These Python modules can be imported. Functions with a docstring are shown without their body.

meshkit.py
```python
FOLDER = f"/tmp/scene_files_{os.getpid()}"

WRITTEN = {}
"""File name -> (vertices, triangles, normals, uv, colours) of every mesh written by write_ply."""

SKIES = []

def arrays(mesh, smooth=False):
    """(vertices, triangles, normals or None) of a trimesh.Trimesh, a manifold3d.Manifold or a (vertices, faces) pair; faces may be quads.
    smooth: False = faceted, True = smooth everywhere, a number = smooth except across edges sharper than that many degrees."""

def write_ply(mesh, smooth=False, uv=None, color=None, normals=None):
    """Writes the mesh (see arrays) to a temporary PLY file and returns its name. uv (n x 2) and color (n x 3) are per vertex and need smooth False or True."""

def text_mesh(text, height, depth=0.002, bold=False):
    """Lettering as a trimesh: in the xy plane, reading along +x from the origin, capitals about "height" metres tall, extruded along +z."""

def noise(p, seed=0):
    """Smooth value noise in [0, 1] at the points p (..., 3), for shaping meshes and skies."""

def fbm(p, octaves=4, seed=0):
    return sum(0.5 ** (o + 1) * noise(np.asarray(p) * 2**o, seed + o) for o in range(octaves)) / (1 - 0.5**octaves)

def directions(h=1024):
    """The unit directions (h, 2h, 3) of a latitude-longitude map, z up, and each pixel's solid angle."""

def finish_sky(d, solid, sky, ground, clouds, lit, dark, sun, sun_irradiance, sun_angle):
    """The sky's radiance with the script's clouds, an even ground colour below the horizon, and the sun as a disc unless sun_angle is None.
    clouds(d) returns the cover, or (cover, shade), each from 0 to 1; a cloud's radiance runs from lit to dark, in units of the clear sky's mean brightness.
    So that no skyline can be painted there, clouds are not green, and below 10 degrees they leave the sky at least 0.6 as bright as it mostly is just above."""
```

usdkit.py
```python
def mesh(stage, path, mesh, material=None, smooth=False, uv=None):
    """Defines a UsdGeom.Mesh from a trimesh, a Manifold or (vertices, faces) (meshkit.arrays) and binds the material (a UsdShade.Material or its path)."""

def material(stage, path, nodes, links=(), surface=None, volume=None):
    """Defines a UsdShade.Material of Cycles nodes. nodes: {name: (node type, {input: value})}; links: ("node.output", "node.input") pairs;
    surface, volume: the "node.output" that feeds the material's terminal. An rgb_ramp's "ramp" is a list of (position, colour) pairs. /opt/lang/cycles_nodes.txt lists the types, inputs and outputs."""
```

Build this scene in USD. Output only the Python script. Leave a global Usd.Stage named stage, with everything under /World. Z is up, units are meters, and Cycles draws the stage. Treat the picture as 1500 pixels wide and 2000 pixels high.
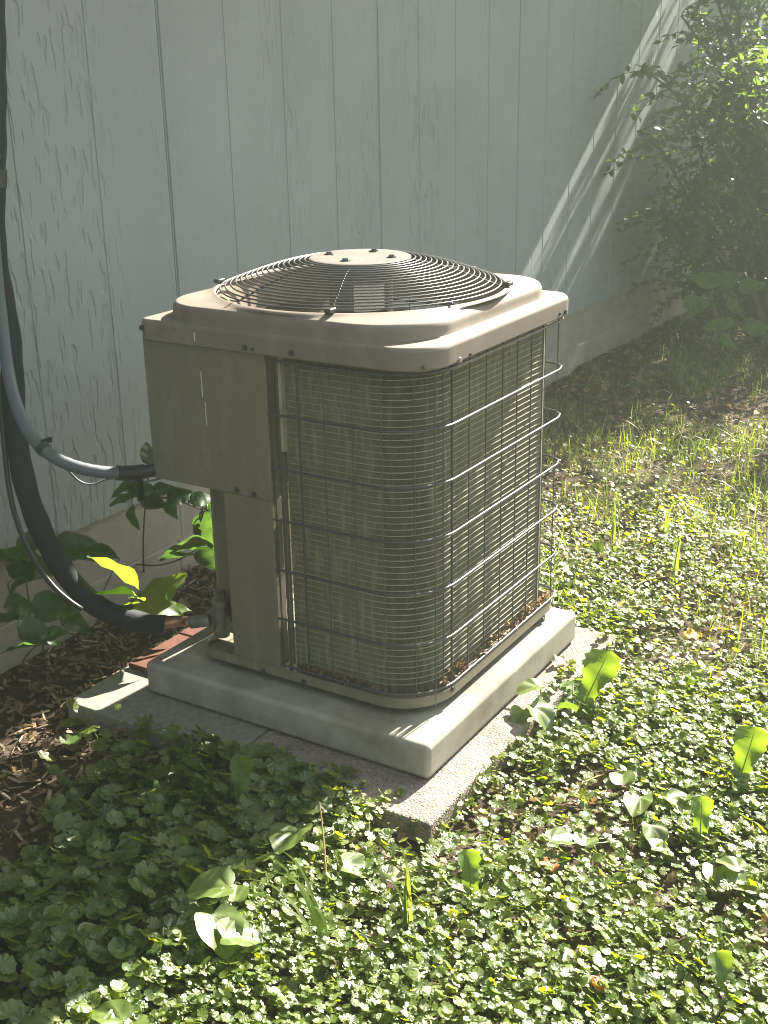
import math, random
import numpy as np, trimesh, manifold3d, usdkit, meshkit
from pxr import Usd, UsdGeom, UsdLux, UsdShade, Gf, Sdf, Vt

stage = Usd.Stage.CreateInMemory()
UsdGeom.SetStageUpAxis(stage, UsdGeom.Tokens.z)
UsdGeom.SetStageMetersPerUnit(stage, 1.0)
UsdGeom.Xform.Define(stage, '/World')
PI = math.pi

# ------------------------------------------------------------------ camera, sky, sun
FPX, PITCH, YAW, ROLL = 2394.24, 0.35357, 0.55944, -0.019376
CAM = np.array([-1.98703, -1.14329, 1.47270])
fw = np.array([math.cos(PITCH) * math.cos(YAW), math.cos(PITCH) * math.sin(YAW), -math.sin(PITCH)])
rt = np.cross(fw, [0, 0, 1]); rt /= np.linalg.norm(rt); up = np.cross(rt, fw)
rt, up = math.cos(ROLL) * rt + math.sin(ROLL) * up, -math.sin(ROLL) * rt + math.cos(ROLL) * up
cam = UsdGeom.Camera.Define(stage, '/World/camera')
cam.AddTransformOp().Set(Gf.Matrix4d(*rt, 0, *up, 0, *(-fw), 0, *CAM, 1))
cam.CreateHorizontalApertureAttr(36.0); cam.CreateVerticalApertureAttr(48.0)
cam.CreateFocalLengthAttr(FPX / 1500 * 36.0); cam.CreateClippingRangeAttr(Gf.Vec2f(0.05, 500))
cam.CreateExposureAttr(2.72)

SUN_EL, SUN_DY = math.radians(36), -0.10
_h = np.array([1.0, SUN_DY]); _h /= np.linalg.norm(_h)
SUN = np.array([_h[0] * math.cos(SUN_EL), _h[1] * math.cos(SUN_EL), math.sin(SUN_EL)])
sky_mat = usdkit.material(stage, '/World/Looks/sky', {
    's': ('sky_texture', {'sky_type': 'single_scattering', 'sun_disc': False, 'sun_elevation': SUN_EL, 'sun_rotation': math.atan2(SUN[0], SUN[1]), 'aerosol_density': 2.0}),
    'tc': ('texture_coordinate', {}), 'n': ('noise_texture', {'scale': 2.2, 'detail': 6, 'roughness': .6}), 'r': ('map_range', {'from_min': .35, 'from_max': .75, 'to_min': .35, 'to_max': .8, 'clamp': True}),
    'x': ('mix', {'color2': (3.0, 2.95, 2.7)}), 'b': ('background_shader', {'strength': 0.05})}, [('tc.generated', 'n.vector'), ('n.fac', 'r.value'), ('r.result', 'x.fac'), ('s.color', 'x.color1'), ('x.color', 'b.color')], surface='b.background')
dome = UsdLux.DomeLight.Define(stage, '/World/sky')
UsdShade.MaterialBindingAPI.Apply(dome.GetPrim()).Bind(sky_mat)
sun = UsdLux.DistantLight.Define(stage, '/World/sun')
sun.CreateIntensityAttr(1.25); sun.CreateAngleAttr(0.53); sun.CreateNormalizeAttr(True); sun.CreateColorAttr(Gf.Vec3f(1.0, 0.92, 0.79))
sz = SUN; sx = np.cross([0, 0, 1], sz); sx /= np.linalg.norm(sx); sy = np.cross(sz, sx)
sun.AddTransformOp().Set(Gf.Matrix4d(*sx, 0, *sy, 0, *sz, 0, 0, 0, 20, 1))


# ------------------------------------------------------------------ helpers
def ray(px, axis, val):
    d = fw + rt * (px[0] - 750) / FPX - up * (px[1] - 1000) / FPX
    return CAM + d * (val - CAM[axis]) / d[axis]

used = {}
def path_of(name, parent):
    base = (str(parent.GetPath()) if parent is not None else '/World') + '/' + name
    n = used.get(base, 0); used[base] = n + 1
    return base if n == 0 else f'{base}_{n:03d}'

def data(p, **kw):
    for k, v in kw.items():
        if v: p.SetCustomDataByKey(k, v)
    return p

def thing(name, label, category, loc=(0, 0, 0), group=None, rotz=0.0, kind=None):
    x = UsdGeom.Xform.Define(stage, path_of(name, None))
    x.AddTranslateOp().Set(Gf.Vec3d(*map(float, loc)))
    if rotz: x.AddRotateZOp().Set(math.degrees(rotz))
    return data(x.GetPrim(), label=label, category=category, group=group, kind=kind)

LOC = {}
def obj(name, mesh, mat, parent=None, smooth=False, off=None, **kw):
    """one mesh prim; off: the parent's place, when the mesh is given in world space"""
    if off is not None:
        v, f, _ = meshkit.arrays(mesh); mesh = (v - np.asarray(off), f)
    m = usdkit.mesh(stage, path_of(name, parent), mesh, M[mat], smooth=smooth)
    return data(m.GetPrim(), **kw)

def cat(parts):
    vs, fs, n = [], [], 0
    for p in parts:
        v, f, _ = meshkit.arrays(p); vs.append(v); fs.append(f + n); n += len(v)
    return np.vstack(vs), np.vstack(fs)

def box(x0, x1, y0, y1, z0, z1):
    m = trimesh.creation.box((x1 - x0, y1 - y0, z1 - z0)); m.apply_translation(((x0 + x1) / 2, (y0 + y1) / 2, (z0 + z1) / 2))
    return np.array(m.vertices), np.array(m.faces)

def rbox(x0, x1, y0, y1, z0, z1, r, seg=12):
    s = manifold3d.Manifold.sphere(r, seg)
    pts = [s.translate((x, y, z)) for x in (x0 + r, x1 - r) for y in (y0 + r, y1 - r) for z in (z0 + r, z1 - r)]
    return manifold3d.Manifold.batch_hull(pts)

def tube(pts, rad, sides=8, closed=False, caps=True):
    p = np.asarray(pts, float); n = len(p); rad = np.broadcast_to(rad, (n,))
    t = (np.roll(p, -1, 0) - np.roll(p, 1, 0)) if closed else np.gradient(p, axis=0)
    t /= np.linalg.norm(t, axis=1, keepdims=True) + 1e-12
    a = np.cross(t[0], [0, 0, 1.0])
    if np.linalg.norm(a) < .1: a = np.cross(t[0], [1.0, 0, 0])
    A = []
    for k in range(n):
        a = a - t[k] * (a @ t[k]); a = a / np.linalg.norm(a); A.append(a)
    A = np.array(A); B = np.cross(t, A)
    an = np.arange(sides) * 2 * PI / sides
    v = p[:, None] + rad[:, None, None] * (np.cos(an)[None, :, None] * A[:, None] + np.sin(an)[None, :, None] * B[:, None])
    m = n if closed else n - 1
    i, j = np.meshgrid(np.arange(m), np.arange(sides), indexing='ij'); i2 = (i + 1) % n; j2 = (j + 1) % sides
    q = np.stack([i * sides + j, i * sides + j2, i2 * sides + j2, i2 * sides + j], -1).reshape(-1, 4)
    f = np.vstack([q[:, [0, 1, 2]], q[:, [0, 2, 3]]]); v = v.reshape(-1, 3)
    if caps and not closed:
        k = np.arange(1, sides - 1)
        f = np.vstack([f, np.stack([0 * k, k + 1, k], 1), (n - 1) * sides + np.stack([0 * k, k, k + 1], 1)])
    return v, f

def spline(pts, n=40):
    from scipy.interpolate import CubicSpline
    p = np.asarray(pts, float); d = np.r_[0, np.cumsum(np.linalg.norm(np.diff(p, axis=0), axis=1))]
    return CubicSpline(d, p)(np.linspace(0, d[-1], n))

def sheet(path, z0, z1):
    """vertical strip along a plan path"""
    p = np.asarray(path); n = len(p)
    v = np.vstack([np.c_[p, np.full(n, z0)], np.c_[p, np.full(n, z1)]]); k = np.arange(n - 1)
    return v, np.vstack([np.stack([k, k + 1, n + k + 1], 1), np.stack([k, n + k + 1, n + k], 1)])

def slab(path, z0, z1, t):
    """vertical sheet with thickness t (to the left of the path)"""
    p = np.asarray(path, float); d = np.gradient(p, axis=0); d /= np.linalg.norm(d, axis=1, keepdims=True)
    q = p + t * np.c_[-d[:, 1], d[:, 0]]
    n = len(p); ring = [np.c_[p, np.full(n, z0)], np.c_[p, np.full(n, z1)], np.c_[q, np.full(n, z1)], np.c_[q, np.full(n, z0)]]
    v = np.stack(ring, 1).reshape(-1, 3); i, j = np.meshgrid(np.arange(n - 1), np.arange(4), indexing='ij'); j2 = (j + 1) % 4
    qd = np.stack([i * 4 + j, (i + 1) * 4 + j, (i + 1) * 4 + j2, i * 4 + j2], -1).reshape(-1, 4)
    f = np.vstack([qd[:, [0, 1, 2]], qd[:, [0, 2, 3]], [[0, 1, 2], [0, 2, 3]], (n - 1) * 4 + np.array([[0, 2, 1], [0, 3, 2]])])
    return v, f

def loft(rings, cap0=False, cap1=False):
    n = len(rings[0]); v = np.vstack(rings); i, j = np.meshgrid(np.arange(len(rings) - 1), np.arange(n), indexing='ij'); j2 = (j + 1) % n
    q = np.stack([i * n + j, i * n + j2, (i + 1) * n + j2, (i + 1) * n + j], -1).reshape(-1, 4)
    f = [q[:, [0, 1, 2]], q[:, [0, 2, 3]]]
    for on, r, flip in ((cap0, 0, 1), (cap1, len(rings) - 1, 0)):
        if on:
            c = len(v); v = np.vstack([v, rings[r].mean(0)]); k = np.arange(n); a, b = r * n + k, r * n + (k + 1) % n
            f.append(np.stack([b, a, 0 * k + c], 1) if flip else np.stack([a, b, 0 * k + c], 1))
    return v, np.vstack(f)

def cyl(p, q, r, sides=16):
    return tube(np.array([p, q], float), r, sides)


# ------------------------------------------------------------------ materials
M = {}
def mat(name, c1, c2=None, scale=8.0, rough=.6, spec=.5, bump=0.0, bscale=60.0, metallic=0.0, detail=4, lo=.35, hi=.65, vec=None, c3=None, scale3=3.0, amt3=.5, bdist=.002):
    """noise-mottled principled paint / stone; vec: per-axis scale of the world position"""
    n = {'g': ('geometry', {}), 'm': ('mapping', {'scale': vec or (1, 1, 1)}), 'p': ('principled_bsdf', {'roughness': rough, 'specular_ior_level': spec, 'metallic': metallic})}
    l = [('g.position', 'm.vector')]
    c2 = c2 or tuple(x * .8 for x in c1)
    n['n'] = ('noise_texture', {'scale': scale, 'detail': detail, 'roughness': .6}); n['r'] = ('rgb_ramp', {'ramp': [(lo, c1), (hi, c2)]})
    l += [('m.vector', 'n.vector'), ('n.fac', 'r.fac')]; out = 'r.color'
    if c3:
        n['n3'] = ('noise_texture', {'scale': scale3, 'detail': 5, 'roughness': .65}); n['r3'] = ('map_range', {'from_min': .5, 'from_max': .72, 'to_min': 0., 'to_max': amt3, 'clamp': True})
        n['x3'] = ('mix', {'color2': c3})
        l += [('m.vector', 'n3.vector'), ('n3.fac', 'r3.value'), ('r3.result', 'x3.fac'), (out, 'x3.color1')]; out = 'x3.color'
    l.append((out, 'p.base_color'))
    if bump:
        n['bn'] = ('noise_texture', {'scale': bscale, 'detail': 3}); n['b'] = ('bump', {'strength': bump, 'distance': bdist})
        l += [('m.vector', 'bn.vector'), ('bn.fac', 'b.height'), ('b.normal', 'p.normal')]
    M[name] = usdkit.material(stage, '/World/Looks/' + name, n, l, surface='p.BSDF')

def leafmat(name, cols, trans, rough=.42, spec=.5, tw=.35, vein=0.0, island=False):
    """thin leaf: principled front mixed with translucency; colour varies from leaf to leaf"""
    n = {'i': ('geometry', {}) if island else ('object_info', {}), 'r': ('rgb_ramp', {'ramp': [(k / (len(cols) - 1), c) for k, c in enumerate(cols)]}),
         'rt': ('rgb_ramp', {'ramp': [(k / (len(trans) - 1), c) for k, c in enumerate(trans)]}),
         'g': ('geometry', {}), 'n': ('noise_texture', {'scale': 55.0, 'detail': 3}), 'v': ('map_range', {'from_min': .3, 'from_max': .7, 'to_min': .72, 'to_max': 1.25}),
         'hs': ('hsv', {}), 'p': ('principled_bsdf', {'roughness': rough, 'specular_ior_level': spec}), 't': ('translucent_bsdf', {}), 'x': ('mix_closure', {'fac': tw}),
         'bn': ('noise_texture', {'scale': 160.0, 'detail': 2}), 'b': ('bump', {'strength': .35, 'distance': .001})}
    src = 'i.random_per_island' if island else 'i.random'
    l = [(src, 'r.fac'), (src, 'rt.fac'), ('g.position', 'n.vector'), ('n.fac', 'v.value'), ('v.result', 'hs.value'), ('r.color', 'hs.color'), ('hs.color', 'p.base_color'), ('rt.color', 't.color'),
         ('p.BSDF', 'x.closure1'), ('t.BSDF', 'x.closure2'), ('g.position', 'bn.vector'), ('bn.fac', 'b.height'), ('b.normal', 'p.normal')]
    M[name] = usdkit.material(stage, '/World/Looks/' + name, n, l, surface='x.closure')

# siding: rough-sawn plywood under grey paint; gouges and grain are fine relief
def siding_material():
    n = {'g': ('geometry', {}), 'm1': ('mapping', {'scale': (50, 1, 12.0)}), 'm2': ('mapping', {'scale': (210, 1, 5.0)}), 'm3': ('mapping', {'scale': (4.2, 1, .35), 'location': (3.3, 0, 0)}), 'm4': ('mapping', {'scale': (2, 1, 2)}),
         'n1': ('noise_texture', {'scale': 1.0, 'detail': 1.0, 'distortion': 0.0}), 'r1': ('map_range', {'range_type': 'smoothstep', 'from_min': .33, 'from_max': .46, 'to_min': 0, 'to_max': 1, 'clamp': True}),
         'sx': ('separate_xyz', {}), 'lx': ('map_range', {'range_type': 'smoothstep', 'from_min': .42, 'from_max': .62, 'to_min': 1, 'to_max': 0, 'clamp': True}), 'mxm': ('math', {'math_type': 'maximum'}),
         'n2': ('noise_texture', {'scale': 1.0, 'detail': 3, 'distortion': .8}), 'n3': ('noise_texture', {'scale': 1.0, 'detail': 2}), 'r3': ('map_range', {'from_min': .52, 'from_max': .68, 'to_min': 0.03, 'to_max': 1, 'clamp': True}),
         'inv': ('math', {'math_type': 'subtract', 'value1': 1.0}), 'mul': ('math', {'math_type': 'multiply'}), 'h': ('math', {'math_type': 'multiply', 'value2': -1.0}),
         'fine': ('math', {'math_type': 'multiply', 'value2': .16}), 'sum': ('math', {'math_type': 'add'}),
         'b': ('bump', {'strength': 1.0, 'distance': .0035}),
         'n4': ('noise_texture', {'scale': 1.0, 'detail': 5}), 'c': ('rgb_ramp', {'ramp': [(.3, (.254, .280, .290)), (.7, (.292, .318, .330))]}),
         'dk': ('mix', {'mix_type': 'multiply', 'color2': (.93, .935, .94)}),
         'p': ('principled_bsdf', {'roughness': .62, 'specular_ior_level': .35})}
    l = [('g.position', 'm1.vector'), ('g.position', 'm2.vector'), ('g.position', 'm3.vector'), ('g.position', 'm4.vector'), ('m1.vector', 'n1.vector'), ('m2.vector', 'n2.vector'), ('m3.vector', 'n3.vector'), ('m4.vector', 'n4.vector'),
         ('n1.fac', 'r1.value'), ('n3.fac', 'r3.value'), ('r1.result', 'inv.value2'), ('inv.value', 'mul.value1'), ('g.position', 'sx.vector'), ('sx.x', 'lx.value'), ('lx.result', 'mxm.value1'), ('r3.result', 'mxm.value2'), ('mxm.value', 'mul.value2'), ('mul.value', 'h.value1'),
         ('n2.fac', 'fine.value1'), ('h.value', 'sum.value1'), ('fine.value', 'sum.value2'), ('sum.value', 'b.height'), ('b.normal', 'p.normal'),
         ('n4.fac', 'c.fac'), ('c.color', 'dk.color1'), ('mul.value', 'dk.fac'), ('dk.color', 'p.base_color')]
    M['siding'] = usdkit.material(stage, '/World/Looks/siding', n, l, surface='p.BSDF')
siding_material()
mat('foundation', (.33, .30, .265), (.27, .245, .215), scale=5, rough=.8, bump=.4, bscale=90, c3=(.2, .17, .13), scale3=4, amt3=.4)
mat('roofing', (.07, .065, .06), rough=.9)
mat('soffit', (.6, .6, .58), rough=.7)
mat('soil', (.060, .043, .030), (.028, .020, .014), scale=22, rough=.95, spec=.15, bump=1.0, bscale=70, bdist=.01, c3=(.11, .085, .06), scale3=9, amt3=.6)
mat('lawn', (.05, .085, .02), (.03, .05, .012), scale=6, rough=.9, spec=.2, bump=1.0, bscale=80, bdist=.02)
mat('pad', (.305, .30, .255), (.225, .22, .185), scale=9, rough=.95, spec=.03, bump=.25, bscale=240, bdist=.001, c3=(.17, .145, .11), scale3=6, amt3=.75)
mat('paver_smooth', (.23, .23, .195), (.175, .175, .15), scale=60, rough=.95, spec=.06, bump=.6, bscale=320, bdist=.0015, c3=(.16, .15, .12), scale3=6, amt3=.5)
def aggregate():
    n = {'g': ('geometry', {}), 'v': ('voronoi_texture', {'scale': 190.0}), 'r': ('hsv', {'saturation': .3, 'value': .75}), 'mx': ('mix', {'fac': .78, 'color2': (.19, .145, .11)}),
         'd': ('math', {'math_type': 'multiply', 'value2': -1.0}), 'b': ('bump', {'strength': 1.0, 'distance': .003}), 'n': ('noise_texture', {'scale': 9.0, 'detail': 4}), 'k': ('map_range', {'from_min': .3, 'from_max': .7, 'to_min': .65, 'to_max': 1.1}), 'h2': ('hsv', {}),
         'p': ('principled_bsdf', {'roughness': .95, 'specular_ior_level': .06})}
    l = [('g.position', 'v.vector'), ('v.color', 'r.color'), ('r.color', 'mx.color1'), ('v.distance', 'd.value1'), ('d.value', 'b.height'), ('b.normal', 'p.normal'), ('g.position', 'n.vector'), ('n.fac', 'k.value'), ('k.result', 'h2.value'), ('mx.color', 'h2.color'), ('h2.color', 'p.base_color')]
    M['paver_aggregate'] = usdkit.material(stage, '/World/Looks/paver_aggregate', n, l, surface='p.BSDF')
aggregate()
mat('brick', (.115, .048, .036), (.08, .034, .026), scale=40, rough=.9, spec=.2, bump=.5, bscale=200)
mat('paint_tan', (.175, .153, .126), (.158, .138, .114), scale=7, rough=.6, spec=.22, bump=.06, bscale=500, bdist=.0004, c3=(.26, .235, .195), scale3=9, amt3=.5)
mat('paint_panel', (.152, .138, .098), (.138, .125, .09), scale=6, rough=.5, spec=.45, bump=.06, bscale=500, bdist=.0004, c3=(.25, .235, .185), scale3=24, amt3=.35, vec=(1, 1, .22))
mat('hub', (.125, .113, .10), (.105, .096, .086), scale=25, rough=.6, spec=.25, c3=(.19, .17, .14), scale3=18, amt3=.5)
mat('wire_dark', (.035, .038, .042), (.055, .055, .055), scale=50, rough=.38, spec=.6)
mat('wire_thin', (.09, .09, .08), (.06, .06, .055), scale=50, rough=.45, spec=.5)
mat('screw', (.10, .11, .12), rough=.35, metallic=.8)
mat('screw_bright', (.6, .6, .6), rough=.3, metallic=1.0)
mat('aluminium_tube', (.37, .36, .285), (.28, .275, .215), scale=30, rough=.5, metallic=.2, c3=(.20, .19, .14), scale3=8, amt3=.6)
mat('fin', (.215, .21, .145), (.25, .24, .17), scale=5, rough=.6, metallic=.2, lo=.45, hi=.7, vec=(1, 1, .16), c3=(.46, .45, .38), scale3=70, amt3=.7)
mat('end_plate', (.52, .49, .40), (.42, .39, .31), scale=20, rough=.5, metallic=.3)
mat('inside_dark', (.05, .05, .05), rough=.8)
mat('inside_tan', (.28, .22, .16), rough=.6)
mat('motor', (.06, .06, .065), rough=.5)
mat('label_white', (.7, .68, .62), rough=.6)
mat('label_pink', (.48, .25, .20), (.42, .22, .18), rough=.6)
mat('blade', (.30, .29, .27), rough=.45, metallic=.4)
mat('foam', (.006, .008, .013), (.010, .012, .017), scale=40, rough=.75, spec=.3, bump=.5, bscale=250)
mat('conduit', (.085, .10, .118), (.07, .085, .10), scale=12, rough=.5, bump=.15, bscale=200)
mat('black_plastic', (.012, .013, .015), rough=.45)
mat('copper', (.45, .22, .13), (.2, .13, .09), scale=20, rough=.45, metallic=.8)
mat('brass', (.20, .19, .15), (.10, .11, .09), scale=30, rough=.6, metallic=.4)
mat('rubber', (.02, .02, .02), rough=.7)
mat('wood_chip', (.20, .145, .095), (.11, .078, .05), scale=60, rough=.9, spec=.2)
mat('wood_chip_pale', (.36, .29, .21), (.24, .18, .12), scale=60, rough=.9, spec=.2)
mat('bark', (.10, .08, .06), (.06, .05, .04), scale=40, rough=.9, bump=.5, bscale=90)
mat('stem_green', (.10, .13, .035), rough=.5)
mat('straw', (.42, .30, .11), (.5, .4, .2), scale=50, rough=.7)
IVY = [(.034, .070, .003), (.062, .105, .006), (.15, .185, .05), (.045, .085, .003), (.09, .135, .012)]
IVYT = [(.22, .31, .004), (.38, .48, .008), (.54, .58, .015)]
leafmat('ivy', IVY, IVYT, rough=.42, spec=.75, tw=.42)
leafmat('ivy_young', [(.07, .12, .03), (.09, .14, .035)], [(.25, .36, .04), (.3, .42, .05)], rough=.4, tw=.4)
leafmat('violet', [(.10, .145, .03), (.14, .18, .05)], [(.22, .34, .02), (.28, .40, .03)], rough=.40, spec=.9, tw=.33, island=True)
leafmat('weed', [(.05, .10, .02), (.065, .12, .022)], [(.34, .52, .03), (.40, .58, .04)], rough=.42, tw=.45, island=True)
leafmat('dandelion', [(.065, .12, .02), (.08, .14, .025)], [(.30, .44, .02), (.38, .50, .03)], rough=.45, tw=.45, island=True)
leafmat('vine', [(.03, .065, .02), (.045, .085, .025)], [(.12, .24, .03), (.2, .3, .03)], rough=.38, tw=.35, island=True)
leafmat('shrub_leaf', [(.045, .080, .036), (.062, .105, .042), (.085, .125, .045)], [(.18, .28, .03), (.30, .42, .03), (.45, .56, .03), (.55, .62, .04)], rough=.40, tw=.42, island=True)
leafmat('hedge_leaf', [(.03, .055, .018), (.05, .08, .02)], [(.22, .34, .04), (.3, .42, .05)], rough=.5, tw=.4, island=True)
leafmat('grass', [(.065, .11, .014), (.09, .13, .02), (.14, .14, .04)], [(.26, .42, .015), (.34, .48, .02), (.44, .46, .06)], rough=.45, tw=.4)
leafmat('dry_leaf', [(.20, .13, .07), (.30, .21, .12), (.14, .09, .05), (.24, .20, .14)], [(.3, .2, .08), (.35, .22, .1)], rough=.75, spec=.25, tw=.2)
leafmat('orange_leaf', [(.42, .11, .02), (.5, .14, .025)], [(.6, .2, .02), (.6, .2, .02)], rough=.5, tw=.3, island=True)
leafmat('yellow_leaf', [(.55, .36, .04), (.6, .4, .05)], [(.7, .5, .05), (.7, .5, .05)], rough=.5, tw=.35, island=True)
leafmat('pale_leaf', [(.36, .34, .22), (.4, .37, .25)], [(.4, .38, .2), (.4, .38, .2)], rough=.5, tw=.3, island=True)

# ------------------------------------------------------------------ ground
GZ = -0.05
PAV = (-0.135, 0.885, -0.080, 0.95)
def ground_z(x, y):
    x, y = np.asarray(x, float), np.asarray(y, float)
    p = np.stack([x * 2.2, y * 2.2, 0 * x], -1); q = np.stack([x * 11, y * 11, 0 * x + 5], -1)
    near = np.exp(-((x - 1) ** 2 + y ** 2) / 40)
    dx = np.maximum(np.maximum(PAV[0] - x, x - PAV[1]), 0); dy = np.maximum(np.maximum(PAV[2] - y, y - PAV[3]), 0)
    flat = np.clip(np.hypot(dx, dy) / .12, 0, 1)
    front = np.clip((PAV[0] + .02 - x) / .02, 0, 1) * np.clip(1 - (PAV[0] - x) / .25, 0, 1) * np.clip((y + .05) / .1, 0, 1) * np.clip((.9 - y) / .1, 0, 1)
    return GZ + .026 * front + flat * ((meshkit.fbm(p, 3, 3) - .5) * .05 * near + (meshkit.fbm(q, 3, 9) - .5) * .022 * near) - .012 * (1 - flat)
def axis_pts(lo, hi, a, b, step):
    mid = np.arange(a, b + step / 2, step)
    g = np.cumsum(step * 1.25 ** np.arange(1, 60)); left = (a - g)[(a - g) > lo][::-1]; right = (b + g)[(b + g) < hi]
    return np.r_[lo, left, mid, right, hi]
gx, gy = axis_pts(-38, 42, -1.6, 5.2, .03), axis_pts(-38, 38, -1.5, 1.4, .03)
GX, GY = np.meshgrid(gx, gy, indexing='ij'); gv = np.stack([GX, GY, ground_z(GX, GY)], -1).reshape(-1, 3)
i, j = np.meshgrid(np.arange(len(gx) - 1), np.arange(len(gy) - 1), indexing='ij'); w = len(gy)
gq = np.stack([i * w + j, (i + 1) * w + j, (i + 1) * w + j + 1, i * w + j + 1], -1).reshape(-1, 4)
obj('ground', (gv, np.vstack([gq[:, :3], gq[:, [0, 2, 3]]])), 'soil', smooth=True, kind='structure', label='bare brown soil under the weeds and mulch', category='ground')

# ------------------------------------------------------------------ house
YW = 1.29
house = thing('house', 'grey painted house wall of grooved plywood siding on a concrete foundation, roof eave above', 'house', (0, YW, 0))
HO = (0, YW, 0)
SEAM0, PW, PITCHG = 0.774, 1.14, .285
def siding_panel(x0, n):
    """plywood sheet with vertical grooves, real depth"""
    xs, ys = [x0 + .0012], [0.0]
    for k in range(0, 5):
        g = x0 + k * PITCHG
        if k == 0: xs, ys = [x0 + .0015, x0 + .0015, x0 + .0075, x0 + .009], [.012, .004, .004, 0]
        elif k == 4: xs += [g - .0055, g - .0045, g - .0015]; ys += [0, .004, .004]
        else: xs += [g - .006, g - .005, g + .005, g + .006]; ys += [0, .0022, .0022, 0]
    p = np.array([xs, ys]).T; zb = .252 + .003 * math.sin(n * 3.1)
    p2 = p.copy(); p2[:, 1] += YW
    front = sheet(p2, zb, 2.62)
    k = len(p2); b = np.vstack([np.c_[p2, np.full(k, zb)], np.c_[p2[:, 0], np.full(k, YW + .014), np.full(k, zb)]]); r = np.arange(k - 1)
    return cat([front, (b, np.vstack([np.stack([r, k + r, r + 1], 1), np.stack([r + 1, k + r, k + r + 1], 1)]))])
for n in range(-3, 7):
    obj('siding_panel', siding_panel(SEAM0 + n * PW, n), 'siding', house, off=HO)
obj('wall_core', box(-2.7, 8.7, YW + .0145, 7.5, .2, 2.62), 'foundation', house, off=HO)
for x0 in np.arange(-2.7, 8.6, 1.14):
    obj('foundation_block', box(x0 + .001, x0 + 1.139, YW + .012, YW + .3, .072, .2515), 'foundation', house, off=HO)
for x0 in np.arange(-2.3, 8.2, 1.5):
    obj('footing', rbox(x0 + .001, x0 + 1.499, YW + .006, YW + .3, -.6, .071, .006, 8), 'foundation', house, off=HO)
ROOF_END = 5.9; EY = .69; EZ = 2.55
obj('roof', cat([(np.array([[x, y, z + t] for x in (-2.9, ROOF_END) for (y, z) in ((EY, EZ), (4.4, EZ + 1.1), (8.3, EZ)) for t in (0, .12)]),
     np.array([[0, 2, 3], [0, 3, 1], [2, 4, 5], [2, 5, 3], [6, 9, 8], [6, 7, 9], [8, 11, 10], [8, 9, 11], [0, 8, 2], [0, 6, 8], [2, 10, 4], [2, 8, 10], [1, 3, 9], [1, 9, 7], [3, 5, 11], [3, 11, 9], [0, 1, 7], [0, 7, 6], [4, 10, 11], [4, 11, 5], [0, 3, 2][::-1], [6, 8, 9]])),
     ]), 'roofing', house, off=HO)
obj('soffit', box(-2.9, ROOF_END - .01, EY + .02, YW - .002, EZ + .005, EZ + .03), 'soffit', house, off=HO)
obj('fascia', box(-2.9, ROOF_END - .005, EY - .02, EY, EZ - .06, EZ + .12), 'soffit', house, off=HO)

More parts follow.
